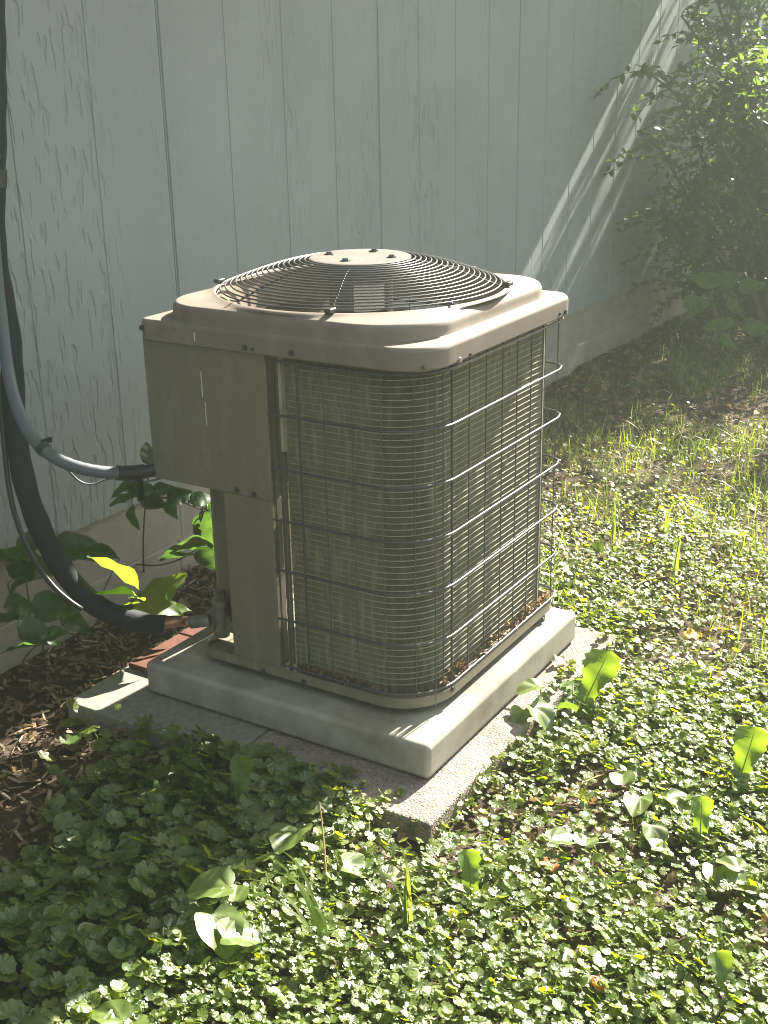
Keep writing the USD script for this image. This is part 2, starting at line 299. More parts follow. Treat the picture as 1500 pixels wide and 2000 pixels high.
# ------------------------------------------------------------------ pavers, bricks, pad
def paver(x0, x1, y0, y1, z1, m, label, r=.006, h=.055):
    t = obj('paving_slab', rbox(x0, x1, y0, y1, z1 - h, z1, r, 10), m, smooth=40, label=label, category='paving slab')
paver(-.135, .372, -.080, .437, -.001, 'paver_aggregate', 'pebbly concrete slab under the nearest corner of the pad')
paver(.377, .885, -.086, .437, -.002, 'paver_aggregate', 'pebbly concrete slab under the right far corner of the pad')
paver(-.133, .372, .441, .955, .000, 'paver_smooth', 'smooth grey concrete slab under the left end of the pad, partly in sun')
for k, (x0, y0, x1, y1) in enumerate(((.075, .848, .275, .942), (.280, .851, .480, .945), (.485, .849, .685, .943))):
    obj('red_brick', rbox(x0, x1, y0, y1, .001 + .0005 * k, .016, .004, 8), 'brick', smooth=40, category='brick',
        label=('red brick lying nearest the sunny slab behind the pad', 'red brick behind the pad under the pipe valve', 'red brick behind the pad farthest from the camera')[k], group='')
pad = obj('equipment_pad', rbox(0, .80, 0, .81, .0012, .086, .014, 20), 'pad', smooth=50, label='thick light grey concrete equipment pad under the air conditioner', category='pad')

# ------------------------------------------------------------------ air conditioner
AO = (.43, .42, .086)
ac = thing('air_conditioner', 'tan outdoor air conditioner condenser with wire guard and round fan grille on top', 'air conditioner', AO)
def A(name, mesh, m, parent=None, **kw):
    return obj(name, mesh, m, parent or ac, off=AO, **kw)

def rrect(x0, x1, y0, y1, r, n=360, c=None):
    """closed outline by rays from the centre; r = radii of the corners (x0y0, x1y0, x1y1, x0y1)"""
    from shapely.geometry import Polygon
    pts = []
    for (cx, cy, a0, rr) in ((x0 + r[0], y0 + r[0], PI, r[0]), (x1 - r[1], y0 + r[1], 1.5 * PI, r[1]), (x1 - r[2], y1 - r[2], 0, r[2]), (x0 + r[3], y1 - r[3], .5 * PI, r[3])):
        a = np.linspace(a0, a0 + PI / 2, 24); pts.append(np.c_[cx + rr * np.cos(a), cy + rr * np.sin(a)])
    p = np.vstack(pts); c = np.array(c if c is not None else ((x0 + x1) / 2, (y0 + y1) / 2)); q = p - c
    an = np.unwrap(np.arctan2(q[:, 1], q[:, 0])); s = np.argsort(an % (2 * PI)); an = (an % (2 * PI))[s]; q = q[s]
    th = np.arange(n) * 2 * PI / n; out = []
    Q = np.vstack([q, q[:1]]); AN = np.r_[an, an[0] + 2 * PI]
    for t in th:
        tt = t if t >= AN[0] else t + 2 * PI
        k = min(np.searchsorted(AN, tt, 'right') - 1, len(q) - 1); a, b = Q[k], Q[k + 1]; d = np.array([math.cos(t), math.sin(t)]); e = b - a
        den = d[0] * e[1] - d[1] * e[0]
        u = (a[0] * e[1] - a[1] * e[0]) / den if abs(den) > 1e-12 else np.linalg.norm(a)
        out.append(c + d * u)
    return np.array(out)
FC = np.array([.431, .423]); FR = .334
LX0, LX1, LY0, LY1 = .068, .806, .040, .800
def S2(i): return rrect(LX0 + .4 * i, LX1 - i, LY0 + i, LY1 - i, [max(r - i, .008) for r in (.10, .055, .05, .03)], c=FC)
def S(i): return rrect(LX0 + i, LX1 - i, LY0 + i, LY1 - i, [max(r - i, .008) for r in (.10, .055, .05, .03)], c=FC)
def D(i): return rrect(LX0 + .0015 + .5 * i, LX1 - .012 - i, LY0 + .020 + i, LY1 - .018 - i, [r - i for r in (.18, .14, .17, .15)], c=FC)
def C(r): th = np.arange(360) * 2 * PI / 360; return np.c_[FC[0] + r * np.cos(th), FC[1] + r * np.sin(th)]
def Z(p, z): return np.c_[p, np.full(len(p), z)]
LZ = .882
lid = [Z(S(.012), LZ + .006), Z(S(.003), LZ), Z(S(0), LZ + .003), Z(S(0), LZ + .036)]
for a in np.linspace(0, PI / 2, 6)[1:]: lid.append(Z(S2(.014 * (1 - math.cos(a))), LZ + .035 + .014 * math.sin(a)))
lid += [Z(S2(.0155), LZ + .0492)]
lid += [Z(D(.0095), LZ + .0500), Z(D(.0105), LZ + .0530), Z(D(.0120), LZ + .057), Z(D(.013), LZ + .064)]
for a in np.linspace(0, PI / 2, 8)[1:]: lid.append(Z(D(.013 + .018 * (1 - math.cos(a))), LZ + .066 + .0205 * math.sin(a)))
def blend(t): return D(.031) * (1 - t) + C(FR + .018) * t
lid += [Z(blend(.35), LZ + .0880), Z(blend(.7), LZ + .0898), Z(blend(1), LZ + .0920), Z(C(FR + .012), LZ + .0955), Z(C(FR + .006), LZ + .0962), Z(C(FR + .002), LZ + .0940), Z(C(FR), LZ + .09)]
top = A('top_cover', loft(lid), 'paint_tan', smooth=35)
A('fan_shroud', loft([Z(C(FR), LZ + .0898), Z(C(FR - .004), LZ + .05), Z(C(FR - .012), LZ + .01), Z(C(FR - .009), LZ + .01)]), 'inside_tan', smooth=40)
# fan grille: rings, spokes, centre disc
DZ, DR = 1.045, .119; GZ0 = LZ + .1005
def dome_z(r):
    t = np.clip((FR - .004 - r) / (FR - .004 - DR), 0, 1); return GZ0 + (DZ - GZ0 - .003) * (np.sin(t * PI / 2) * .55 + t * .45)
th = np.arange(96) * 2 * PI / 96
for k in range(17):
    r = DR + .010 + (FR - .006 - DR - .010) * k / 16
    A('grille_ring', tube(np.c_[FC[0] + r * np.cos(th), FC[1] + r * np.sin(th), 0 * th + dome_z(r)], .0021, 6, closed=True), 'wire_dark', smooth=True)
for k in range(8):
    a = math.radians(22 + 45 * k); rr = np.linspace(DR - .02, FR + .012, 14)
    zz = dome_z(rr) - .0045; zz[-1] = GZ0 + .0015
    A('grille_spoke', tube(np.c_[FC[0] + rr * math.cos(a), FC[1] + rr * math.sin(a), zz], .0024, 6), 'wire_dark', smooth=True)
    if k % 2 == 0:
        c = FC + (FR + .010) * np.array([math.cos(a), math.sin(a)])
        cl = A('grille_clamp', rbox(c[0] - .012, c[0] + .012, c[1] - .009, c[1] + .009, GZ0 - .003, GZ0 + .007, .003, 8), 'screw', smooth=40)
disc = A('grille_disc', loft([Z(C(DR - .01), DZ - .008), Z(C(DR), DZ - .006), Z(C(DR), DZ - .002), Z(C(DR - .004), DZ), Z(C(DR * .62), DZ + .0005), Z(C(DR * .58), DZ - .001), Z(C(.01), DZ - .001)], cap1=True, cap0=True), 'hub', smooth=35)
for k in range(4):
    a = math.radians(8 + 90 * k); c = FC + .080 * np.array([math.cos(a), math.sin(a)])
    A('motor_bolt', cat([cyl((*c, DZ - .002), (*c, DZ + .0015), .012, 14), cyl((*c, DZ + .0015), (*c, DZ + .0065), .0075, 6)]), 'screw', parent=disc)
A('fan_motor', cat([cyl((*FC, .87), (*FC, 1.02), .075, 32), cyl((*FC, .80), (*FC, .87), .02, 16)]), 'motor', smooth=40)
A('motor_label', slab(np.c_[FC[0] + .0765 * np.cos(np.linspace(3.5, 4.5, 10)), FC[1] + .0765 * np.sin(np.linspace(3.5, 4.5, 10))], .93, .99, .0008), 'label_white')
for k in range(4):
    a0 = 2 * PI * k / 4 + .5; g = []
    for u in np.linspace(0, 1, 6):
        for v in np.linspace(-.5, .5, 7):
            r = .05 + (FR - .02 - .05) * u; a = a0 + v * (.9 - .15 * u); g.append((FC[0] + r * math.cos(a), FC[1] + r * math.sin(a), .845 - v * .07 - .008 * (v * 2) ** 2))
    i, j = np.meshgrid(np.arange(5), np.arange(6), indexing='ij'); q = np.stack([i * 7 + j, i * 7 + j + 1, (i + 1) * 7 + j + 1, (i + 1) * 7 + j], -1).reshape(-1, 4)
    A('fan_blade', (np.array(g), np.vstack([q[:, :3], q[:, [0, 2, 3]]])), 'blade', smooth=True)
# base pan
PZ0, PZ1 = .104, .130
PO = rrect(.072, .790, .048, .700, [.13, .07, .07, .055]); PI2 = PO + (PO.mean(0) - PO) * .012
A('base_pan', loft([Z(PO + (PO.mean(0) - PO) * .02, PZ0), Z(PO, PZ0 + .002), Z(PO, PZ1), Z(PI2, PZ1), Z(PI2, PZ0 + .008)], cap0=True, cap1=True), 'paint_panel', smooth=30)
for (x, y) in ((.17, .14), (.70, .12), (.17, .60), (.70, .61)):
    A('pan_foot', rbox(x - .03, x + .03, y - .02, y + .02, .0855, PZ0 + .001, .004, 8), 'rubber')
# plan paths of coil and guard
def corner_path(x, y, y_end, x_end, r, far_r=None, y_back=None, step=.004):
    pts = [np.array([[x, t] for t in np.arange(y_end, y + r, -step)])]
    a = np.linspace(PI, 1.5 * PI, max(6, int(r * PI / 2 / step)))
    pts.append(np.c_[x + r + r * np.cos(a), y + r + r * np.sin(a)])
    if far_r is None:
        pts.append(np.array([[t, y] for t in np.arange(x + r + step, x_end + step / 2, step)]))
    else:
        pts.append(np.array([[t, y] for t in np.arange(x + r + step, x_end - far_r, step)]))
        a = np.linspace(1.5 * PI, 2 * PI, 12); pts.append(np.c_[x_end - far_r + far_r * np.cos(a), y + far_r + far_r * np.sin(a)])
        pts.append(np.array([[x_end, t] for t in np.arange(y + far_r + step, y_back, step * 4)]))
    return np.vstack(pts)
def arc(p): return np.r_[0, np.cumsum(np.linalg.norm(np.diff(p, axis=0), axis=1))]
CP = corner_path(.112, .084, .425, .722, .125)
fine = corner_path(.112, .084, .425, .722, .125, step=.0011)
d = np.gradient(fine, axis=0); d /= np.linalg.norm(d, axis=1, keepdims=True); nin = np.c_[-d[:, 1], d[:, 0]]
pleat = fine + nin * np.where(np.arange(len(fine)) % 2, .0012, .0042)[:, None]
A('coil_fins', sheet(pleat, PZ0 + .0085, LZ + .004), 'fin')
A('coil_core', slab(fine[::6] + nin[::6] * .006, PZ0 + .0085, LZ + .004, .02), 'inside_dark')
zt = np.arange(PZ1 + .008, LZ, .0145)
cps = CP[::3]
for z in zt:
    A('coil_tube', slab(cps, z - .0008, z + .0008, .006), 'aluminium_tube')
e = CP[-1]
A('coil_end_plate', box(e[0], e[0] + .004, e[1] - .002, e[1] + .030, PZ1, LZ), 'end_plate')
for z in zt[::2]:
    A('coil_bend', tube([(e[0] + .004, e[1] + .006, z), (e[0] + .012, e[1] + .010, z + .004), (e[0] + .012, e[1] + .016, z + .010), (e[0] + .004, e[1] + .020, z + .0145)], .0026, 5), 'end_plate', smooth=True)
A('coil_bracket', box(.098, .112, .420, .4325, .66, LZ), 'end_plate')
A('coil_bracket', box(.1045, .112, .426, .4385, PZ1, .655), 'paint_panel')
# wire guard
GP = corner_path(.080, .050, .450, .806, .135, far_r=.06, y_back=.745); GA = arc(GP)
for z in (.870, .749, .626, .503, .380, .257, .136):
    A('guard_ring', tube(np.c_[GP[::4], np.full(len(GP[::4]), z)], .0031, 8), 'wire_dark', smooth=True)
def guard_vert(x, y, r, m): A('guard_upright', cyl((x, y, PZ0 + .004), (x, y, LZ + .002), r, 6), m, smooth=True)
for y, r in ((.440, .0022), (.421, .0030), (.367, .0030), (.301, .0016), (.229, .0016)): guard_vert(.0845, y, r, 'wire_dark' if r > .002 else 'wire_thin')
a0 = np.interp(.229, GP[::-1][-60:, 1] if False else [0], [0])
acc = np.interp(.452 - .158, GA, GA)
base_arc = .450 - .158
for k, s in enumerate(np.r_[base_arc, base_arc + np.arange(1, 3) * .072]):
    x, y = np.array([np.interp(s, GA, GP[:, c]) for c in (0, 1)]); t = np.array([np.interp(s + .002, GA, GP[:, c]) for c in (0, 1)]) - (x, y); t /= np.linalg.norm(t)
    guard_vert(x - t[1] * .0045, y + t[0] * .0045, .0016, 'wire_thin')
for x, r in ((.130, .0016), (.203, .0030), (.281, .0018), (.360, .0018), (.441, .0018), (.516, .0018), (.591, .0018), (.655, .0018), (.742, .0018)): guard_vert(x, .0545, r, 'wire_dark' if r > .002 else 'wire_thin')
for y, r in ((.115, .0018), (.19, .0045), (.27, .0018), (.35, .0018), (.43, .0018), (.51, .0018), (.60, .0018), (.69, .003)): guard_vert(.8015, y, r, 'wire_thin')
# cabinet panels
A('control_box', cat([box(.080, .235, .4465, .792, .548, LZ + .004)]), 'paint_panel')
A('control_cover', rbox(.0765, .0835, .4455, .793, .5465, LZ + .003, .002, 8), 'paint_panel', smooth=40)
A('corner_post', rbox(.0770, .0850, .4460, .585, PZ1 - .012, .5462, .002, 8), 'paint_panel', smooth=40)
A('corner_post_return', box(.085, .112, .4462, .4485, PZ1, .5462), 'paint_panel')
A('service_panel', cat([box(.085, .172, .5852, .5872, PZ1 - .002, .5478), box(.1725, .1745, .5854, .701, PZ1 - .002, .5478), box(.175, .78, .699, .701, PZ1 - .002, .5478)]), 'paint_panel')
A('rear_panel', box(.235, .785, .755, .76, PZ1, LZ + .003), 'paint_panel')
A('warning_label', slab(np.array([[.1717, .655], [.1717, .592]]), .285, .465, .0006), 'label_pink')
A('panel_scratch', box(.0758, .0764, .6245, .6265, .765, .825), 'label_white'); A('panel_scratch', box(.0758, .0764, .6185, .6200, .70, .755), 'label_white')
A('panel_scratch', box(.0673, .0679, .628, .6305, .895, .915), 'label_white')
# compressor seen inside
A('compressor', cat([cyl((.47, .45, PZ1), (.47, .45, .44), .10, 32)]), 'motor', smooth=40)
# screws: placed from the photograph on their faces
def screw(px, axis, val, m='screw', r=.0055):
    c = ray(px, axis, val); n = np.array([-1, 0, 0]) if axis == 0 else np.array([0, -1, 0])
    A('screw', cat([cyl(c - n * .001, c + n * .0012, r * 1.25, 14), cyl(c + n * .001, c + n * .004, r, 6)]), m, smooth=30)
for px in ((478, 679), (569, 690)): screw(px, 0, LX0)
screw((493, 682), 0, LX0, r=.003); screw((463, 957), 0, .0765); screw((496, 965), 0, .0765)
screw((827, 718), 0, LX0 + .03, r=.003)
screw((898, 703), 1, LY0, 'screw_bright'); screw((918, 692), 1, LY0, r=.003); screw((1104, 609), 1, LY0)
screw((1093, 613), 1, LY0, r=.0035); screw((277, 640), 0, LX0)
for px in ((514, 1311), (594, 1332)): screw(px, 0, .072, r=.006)
for px in ((884, 1345), (1060, 1210)): screw(px, 1, .048, r=.006)
# service valves
vb = np.array([.140, .672, .178])
valve = A('service_valve', cat([cyl(vb + (.04, -.0, 0), vb + (-.02, .02, 0), .024, 16), cyl(vb + (0, 0, -.045), vb + (0, 0, .055), .020, 14), cyl(vb + (0, 0, .055), vb + (0, 0, .075), .015, 6), cyl(vb + (-.02, .02, 0), vb + (-.045, .06, -.006), .016, 14)]), 'brass', smooth=40)
vc = np.array([.150, .622, .178])
A('service_valve', cat([cyl(vc + (.03, -.0, .0), vc + (-.02, .02, .0), .018, 14), cyl(vc + (0, 0, -.05), vc + (0, 0, .05), .017, 14), rbox(*(vc[0] + np.array([-.03, .03])), *(vc[1] + np.array([-.02, .02])), vc[2] - .022, vc[2] + .012, .005, 8)]), 'brass', smooth=40)

# ------------------------------------------------------------------ lines to the house
def pxpath(l, n=60): return spline([ray((x, y), 1, d) for x, y, d in l], n)
ln = thing('refrigerant_line', 'thick black foam insulated pipe curving down the wall into the air conditioner', 'pipe', ray((28, 800), 1, 1.18)); LO = ray((28, 800), 1, 1.18)
ip = pxpath([(-16, -260, 1.235), (-14, 0, 1.235), (-11, 300, 1.235), (-6, 520, 1.23), (16, 640, 1.21), (28, 800, 1.185), (50, 950, 1.13), (112, 1095, 1.02), (185, 1180, .93), (250, 1210, .87), (322, 1221, .80)], 90)
rr = .0275 + .0012 * np.sin(np.arange(90) * 1.2) + np.where(np.arange(90) > 86, -.002, 0)
foam = obj('insulation', tube(ip, rr, 20), 'foam', ln, smooth=40, off=LO)
obj('bare_pipe', tube(spline([ray((310, 1219), 1, .81), ray((360, 1214), 1, .765), vb + (-.045, .06, -.006)], 10), .013, 12), 'copper', ln, smooth=True, off=LO)
t0 = ip[31]; obj('tape_wrap', tube(ip[30:33], .0305, 16), 'black_plastic', ln, smooth=40, off=LO)
cd = thing('electrical_conduit', 'grey flexible electrical conduit running from the wall into the control box', 'conduit', ray((140, 908), 1, .92)); CO = ray((140, 908), 1, .92)
cp = pxpath([(-12, 300, 1.20), (-8, 520, 1.19), (6, 650, 1.165), (22, 755, 1.11), (50, 832, 1.04), (90, 882, .97), (140, 909, .91), (200, 922, .86), (262, 923, .825), (318, 915, .786)], 140)
obj('conduit_hose', tube(cp, .0150 + .0004 * np.sin(np.arange(140) * 2.1), 16), 'conduit', cd, smooth=True, off=CO)
obj('conduit_fitting', cat([tube(cp[-16:-6], .0185, 12), tube(cp[-8:], .016, 12)]), 'black_plastic', cd, smooth=40, off=CO)
k0 = int(np.argmin(np.linalg.norm(cp - ray((80, 868), 1, .985), axis=1)))
tb = obj('tape_band', cat([tube(cp[k0:k0 + 3], .0172, 14)]), 'black_plastic', cd, smooth=40, off=CO)
obj('tape_tail', box(*(cp[k0 + 1][0] + np.array([-.004, .028])), *(cp[k0 + 1][1] + np.array([-.003, .0])), cp[k0 + 1][2] + .010, cp[k0 + 1][2] + .0225), 'black_plastic', cd, off=CO)
sp = ray((273, 950), 1, .815)
st = obj('hanging_strap', rbox(sp[0] - .010, sp[0] + .010, sp[1] - .004, sp[1] + .003, sp[2] - .036, sp[2] + .045, .002, 6), 'black_plastic', cd, off=CO)
cb = pxpath([(-8, 700, 1.20), (0, 780, 1.19), (9, 880, 1.17), (24, 985, 1.12), (62, 1085, 1.03), (104, 1145, .96), (160, 1190, .90)], 50)
obj('cable', tube(cb, .0065, 8), 'black_plastic', smooth=True, label='thin black cable running beside the thick insulated pipe', category='cable')
wr = pxpath([(118, 905, .93), (140, 926, .925), (162, 943, .91), (184, 945, .895), (208, 936, .88), (262, 941, .83), (300, 938, .80), (324, 932, .785)], 50)
obj('control_wire', tube(wr, .0024, 6), 'conduit', smooth=True, label='thin low voltage wire drooping under the grey conduit', category='wire')

# ------------------------------------------------------------------ leaf shapes
def grid_faces(nu, nv):
    i, j = np.meshgrid(np.arange(nu - 1), np.arange(nv - 1), indexing='ij'); q = np.stack([i * nv + j, (i + 1) * nv + j, (i + 1) * nv + j + 1, i * nv + j + 1], -1).reshape(-1, 4)
    return np.vstack([q[:, :3], q[:, [0, 2, 3]]])
def round_leaf(seed, lobes=9, n=30, cup=.12, ripple=.05, stem=True):
    """kidney leaf with scalloped edge, base notch at -x, unit radius, petiole attached at the notch"""
    R = np.random.default_rng(seed); a = np.linspace(-PI + .32, PI - .32, n); r = 1 + .045 * np.cos(a * lobes + R.uniform(0, 1)) + .05 * np.sin(a * 2 + R.uniform(0, 6)) ; r *= np.where(np.abs(a) > 2.4, .93, 1)
    rings = [(-.42, 0)]; v = [(-.30, 0, 0)]
    for s in (.5, 1.0):
        for k in range(n):
            x, y = r[k] * s * math.cos(a[k]) - .30 * (1 - s), r[k] * s * math.sin(a[k])
            z = cup * s * s + ripple * s * math.cos(a[k] * lobes + 1.2) + .05 * R.uniform(-1, 1) * s
            v.append((x, y, z))
    f = [(0, 1 + k, 2 + k) for k in range(n - 1)]
    for k in range(n - 1): f += [(1 + k, 1 + n + k, 2 + n + k), (1 + k, 2 + n + k, 2 + k)]
    v = np.array(v); f = np.array(f)
    if stem:
        s = tube([(-.30, 0, -.01), (-.40, 0, -.5), (-.7, 0, -1.3)], .045, 3, caps=False); f = np.vstack([f, s[1] + len(v)]); v = np.vstack([v, s[0]])
    return v, f
def blade_leaf(L, W, prof, nu=12, nv=5, fold=.25, droop=.3, wave=.0, seed=0, teeth=0, tooth=.15):
    """leaf along +x from the origin. prof(u) gives the half width (0..1)"""
    R = np.random.default_rng(seed); g = []; ph = R.uniform(0, 6)
    for iu, u in enumerate(np.linspace(0, 1, nu)):
        wv = W * prof(u) * (1 + (tooth * (1 if iu % 2 else -1) if teeth and 0 < iu < nu - 1 else 0))
        for v in np.linspace(-1, 1, nv):
            x = L * u; y = wv * v; z = abs(v) * wv * fold - droop * L * u * u + wave * W * math.sin(u * 14 + ph) * abs(v) * (1 if v > 0 else -1)
            z += -.10 * wv * (1 - abs(abs(v) * 2 - 1)) * math.cos(u * 26) * .8
            g.append((x, y, z))
    return np.array(g), grid_faces(nu, nv)
oval = lambda u: max(0.02, math.sin(PI * min(1, u) ** .85) ** .75) if 0 < u < 1 else .02
ovate = lambda u: .02 if u in (0, 1) else (math.sin(PI * u ** .62)) ** .9
def heart_leaf(seed, n=26, L=1.0):
    R = np.random.default_rng(seed); t = np.linspace(.12, 2 * PI - .12, n)
    # heart curve, base notch at the origin, tip at +x
    x = 0.5 - .5 * np.cos(t); hw = np.sin(t) * (.62 * np.cos(t / 2 * 0) ); px = x * 1.0; py = hw * (1.02 - .45 * x)
    lob = np.where(x < .28, -(.28 - x) * .9, 0); px = px + lob * np.abs(np.sin(t)) * 1.6
    c = np.array([.30, 0]); v = [(0.03, 0, 0)]
    for s in (.5, 1.0):
        for k in range(n):
            q = np.array([.03, 0]) + s * (np.array([px[k], py[k]]) - (.03, 0))
            v.append((q[0], q[1], abs(q[1]) * .35 - .28 * q[0] ** 2 + .03 * s * math.sin(k * 1.25) + .015 * R.uniform(-1, 1)))
    f = [(0, 1 + k, 2 + k) for k in range(n - 1)]
    for k in range(n - 1): f += [(1 + k, 1 + n + k, 2 + n + k), (1 + k, 2 + n + k, 2 + k)]
    return np.array(v) * L, np.array(f)
def dand(u): return (.10 + .9 * u ** 1.1) * (1 if u < .86 else math.sqrt(max(0.0, 1 - ((u - .86) / .145) ** 2)))

def place(mesh, loc, yaw=0, pitch=0, roll=0, s=1.0):
    v, f = mesh; v = v * s
    cr, sr, cp_, sp_, cy, sy_ = math.cos(roll), math.sin(roll), math.cos(pitch), math.sin(pitch), math.cos(yaw), math.sin(yaw)
    Rx = np.array([[1, 0, 0], [0, cr, -sr], [0, sr, cr]]); Ry = np.array([[cp_, 0, -sp_], [0, 1, 0], [sp_, 0, cp_]]); Rz = np.array([[cy, -sy_, 0], [sy_, cy, 0], [0, 0, 1]])
    return v @ (Rz @ Ry @ Rx).T + np.asarray(loc), f

def quat(yaw, pitch, roll):
    cy, sy_, cp_, sp_, cr, sr = np.cos(yaw / 2), np.sin(yaw / 2), np.cos(-pitch / 2), np.sin(-pitch / 2), np.cos(roll / 2), np.sin(roll / 2)
    return np.stack([cr * cp_ * cy + sr * sp_ * sy_, sr * cp_ * cy - cr * sp_ * sy_, cr * sp_ * cy + sr * cp_ * sy_, cr * cp_ * sy_ - sr * sp_ * cy], -1)

def qaxis(a, t): return np.array([[math.cos(t / 2), *(math.sin(t / 2) * np.array(a, float))]])
def qmul(a, b):
    w0, x0, y0, z0 = np.atleast_2d(a).T; w1, x1, y1, z1 = np.atleast_2d(b).T
    return np.stack([w0 * w1 - x0 * x1 - y0 * y1 - z0 * z1, w0 * x1 + x0 * w1 + y0 * z1 - z0 * y1, w0 * y1 - x0 * z1 + y0 * w1 + z0 * x1, w0 * z1 + x0 * y1 - y0 * x1 + z0 * w1], -1)
def scatter(name, protos, pos, q, scale, idx, label, category):
    pi = UsdGeom.PointInstancer.Define(stage, path_of(name, None)); root = pi.GetPrim(); data(root, label=label, category=category, kind='stuff')
    paths = []
    for k, (pn, mesh, m, sm) in enumerate(protos):
        p = usdkit.mesh(stage, f'{root.GetPath()}/{pn}' + (f'_{k:03d}' if k else ''), mesh, M[m], smooth=sm); paths.append(p.GetPath())
    pi.CreatePrototypesRel().SetTargets(paths)
    pi.CreatePositionsAttr(Vt.Vec3fArray.FromNumpy(np.asarray(pos, np.float32)))
    pi.CreateOrientationsAttr(Vt.QuathArray([Gf.Quath(float(a), float(b), float(c), float(d)) for a, b, c, d in q]))
    sc = np.asarray(scale, np.float32); sc = np.repeat(sc[:, None], 3, 1) if sc.ndim == 1 else sc
    pi.CreateScalesAttr(Vt.Vec3fArray.FromNumpy(sc)); pi.CreateProtoIndicesAttr(Vt.IntArray.FromNumpy(np.asarray(idx, np.int32)))
    return pi

rng = np.random.default_rng(7)
def on_paver(x, y, m=0.0): return (x > PAV[0] - m) & (x < PAV[1] + m) & (y > PAV[2] - m) & (y < PAV[3] + m)
def patch(x, y, s, seed): return meshkit.fbm(np.stack([np.asarray(x) * s, np.asarray(y) * s, 0 * np.asarray(x)], -1), 3, seed)
def in_view(x, y, z=0.0, mx=260, my=260):
    d = np.stack([x, y, np.broadcast_to(z, np.shape(x))], -1) - CAM; dep = d @ fw
    u = 750 + FPX * (d @ rt) / dep; v = 1000 - FPX * (d @ up) / dep
    return (dep > .3) & (u > -mx) & (u < 1500 + mx) & (v > -my) & (v < 2000 + my)

# ------------------------------------------------------------------ ground ivy
def ivy_cover():
    N = 480000; x = rng.uniform(-1.5, 3.2, N); y = rng.uniform(-1.5, 1.2, N)
    dist = np.hypot(x - CAM[0], y - CAM[1])
    left = 1 / (1 + np.exp(-(y - .12 - x * .0) / .05)) * (x < -.1)
    big = left
    dens = np.where(left > .5, .15, .42)
    dens = dens * np.clip((patch(x, y, 3.2, 11) - .28) / .16, .30, 1)
    # mulch near the wall on the left, litter and grass on the right
    dens = dens * np.clip((.80 + .35 * (patch(x, y, 5, 21) - .5) - y + .25 * np.minimum(x, 0)) / .16, 0, 1)
    dens = dens * np.where(x > .95, np.clip((2.1 - x + 1.6 * (patch(x, y, 4, 5) - .5)) / 1.3, .10, .75), 1)
    keep = (rng.uniform(0, 1, N) < dens) & in_view(x, y) & ~on_paver(x, y, -.012)
    # a little creeps over the front slab edge in the shade
    edge = on_paver(x, y, -.012) & (rng.uniform(0, 1, N) < .30) & (((x < -.035) & (y < .40) & (y > .02) & (patch(x, y, 9, 2) > .5) & (x < -.09 + .06 * patch(x, y, 7, 8))) | ((y < -.052) & (patch(x, y, 7, 4) > .55) & (x > -.05)))
    keep |= edge & in_view(x, y)
    x, y, b, edge = x[keep], y[keep], big[keep], edge[keep]; n = len(x)
    mix = rng.uniform(0, 1, n) ** 1.7; s = np.where(b > .5, .008 + .018 * mix ** .8, .0035 + .0100 * mix) * np.where(x > 1.2, .8, 1)
    h = rng.uniform(.008, .055, n) + .016 * (b > .5)
    z = np.where(edge, .004 + h * .35, ground_z(x, y) + h + .012)
    q = qmul(qaxis((0, 1, 0), .20), qmul(qaxis((1, 0, 0), .17), quat(rng.uniform(0, 2 * PI, n), rng.normal(0, .34, n), rng.normal(0, .34, n))))   # leaves lean to the light
    idx = rng.integers(0, 6, n); young = rng.uniform(0, 1, n) < .10; idx = np.where(young, 6, idx)
    protos = [('ivy_leaf', round_leaf(k, lobes=8 + k % 3, cup=(-.10, .16, .05, -.18, .22, .0)[k], ripple=.04 + .015 * (k % 3)), 'ivy', True) for k in range(6)] + [('ivy_leaf', round_leaf(9, lobes=7, cup=.3), 'ivy_young', True)]
    scatter('ground_ivy', protos, np.c_[x, y, z], q, s, idx, 'low creeping ground ivy with round scalloped leaves carpeting the yard', 'ground cover')
    return n
n_ivy = ivy_cover()

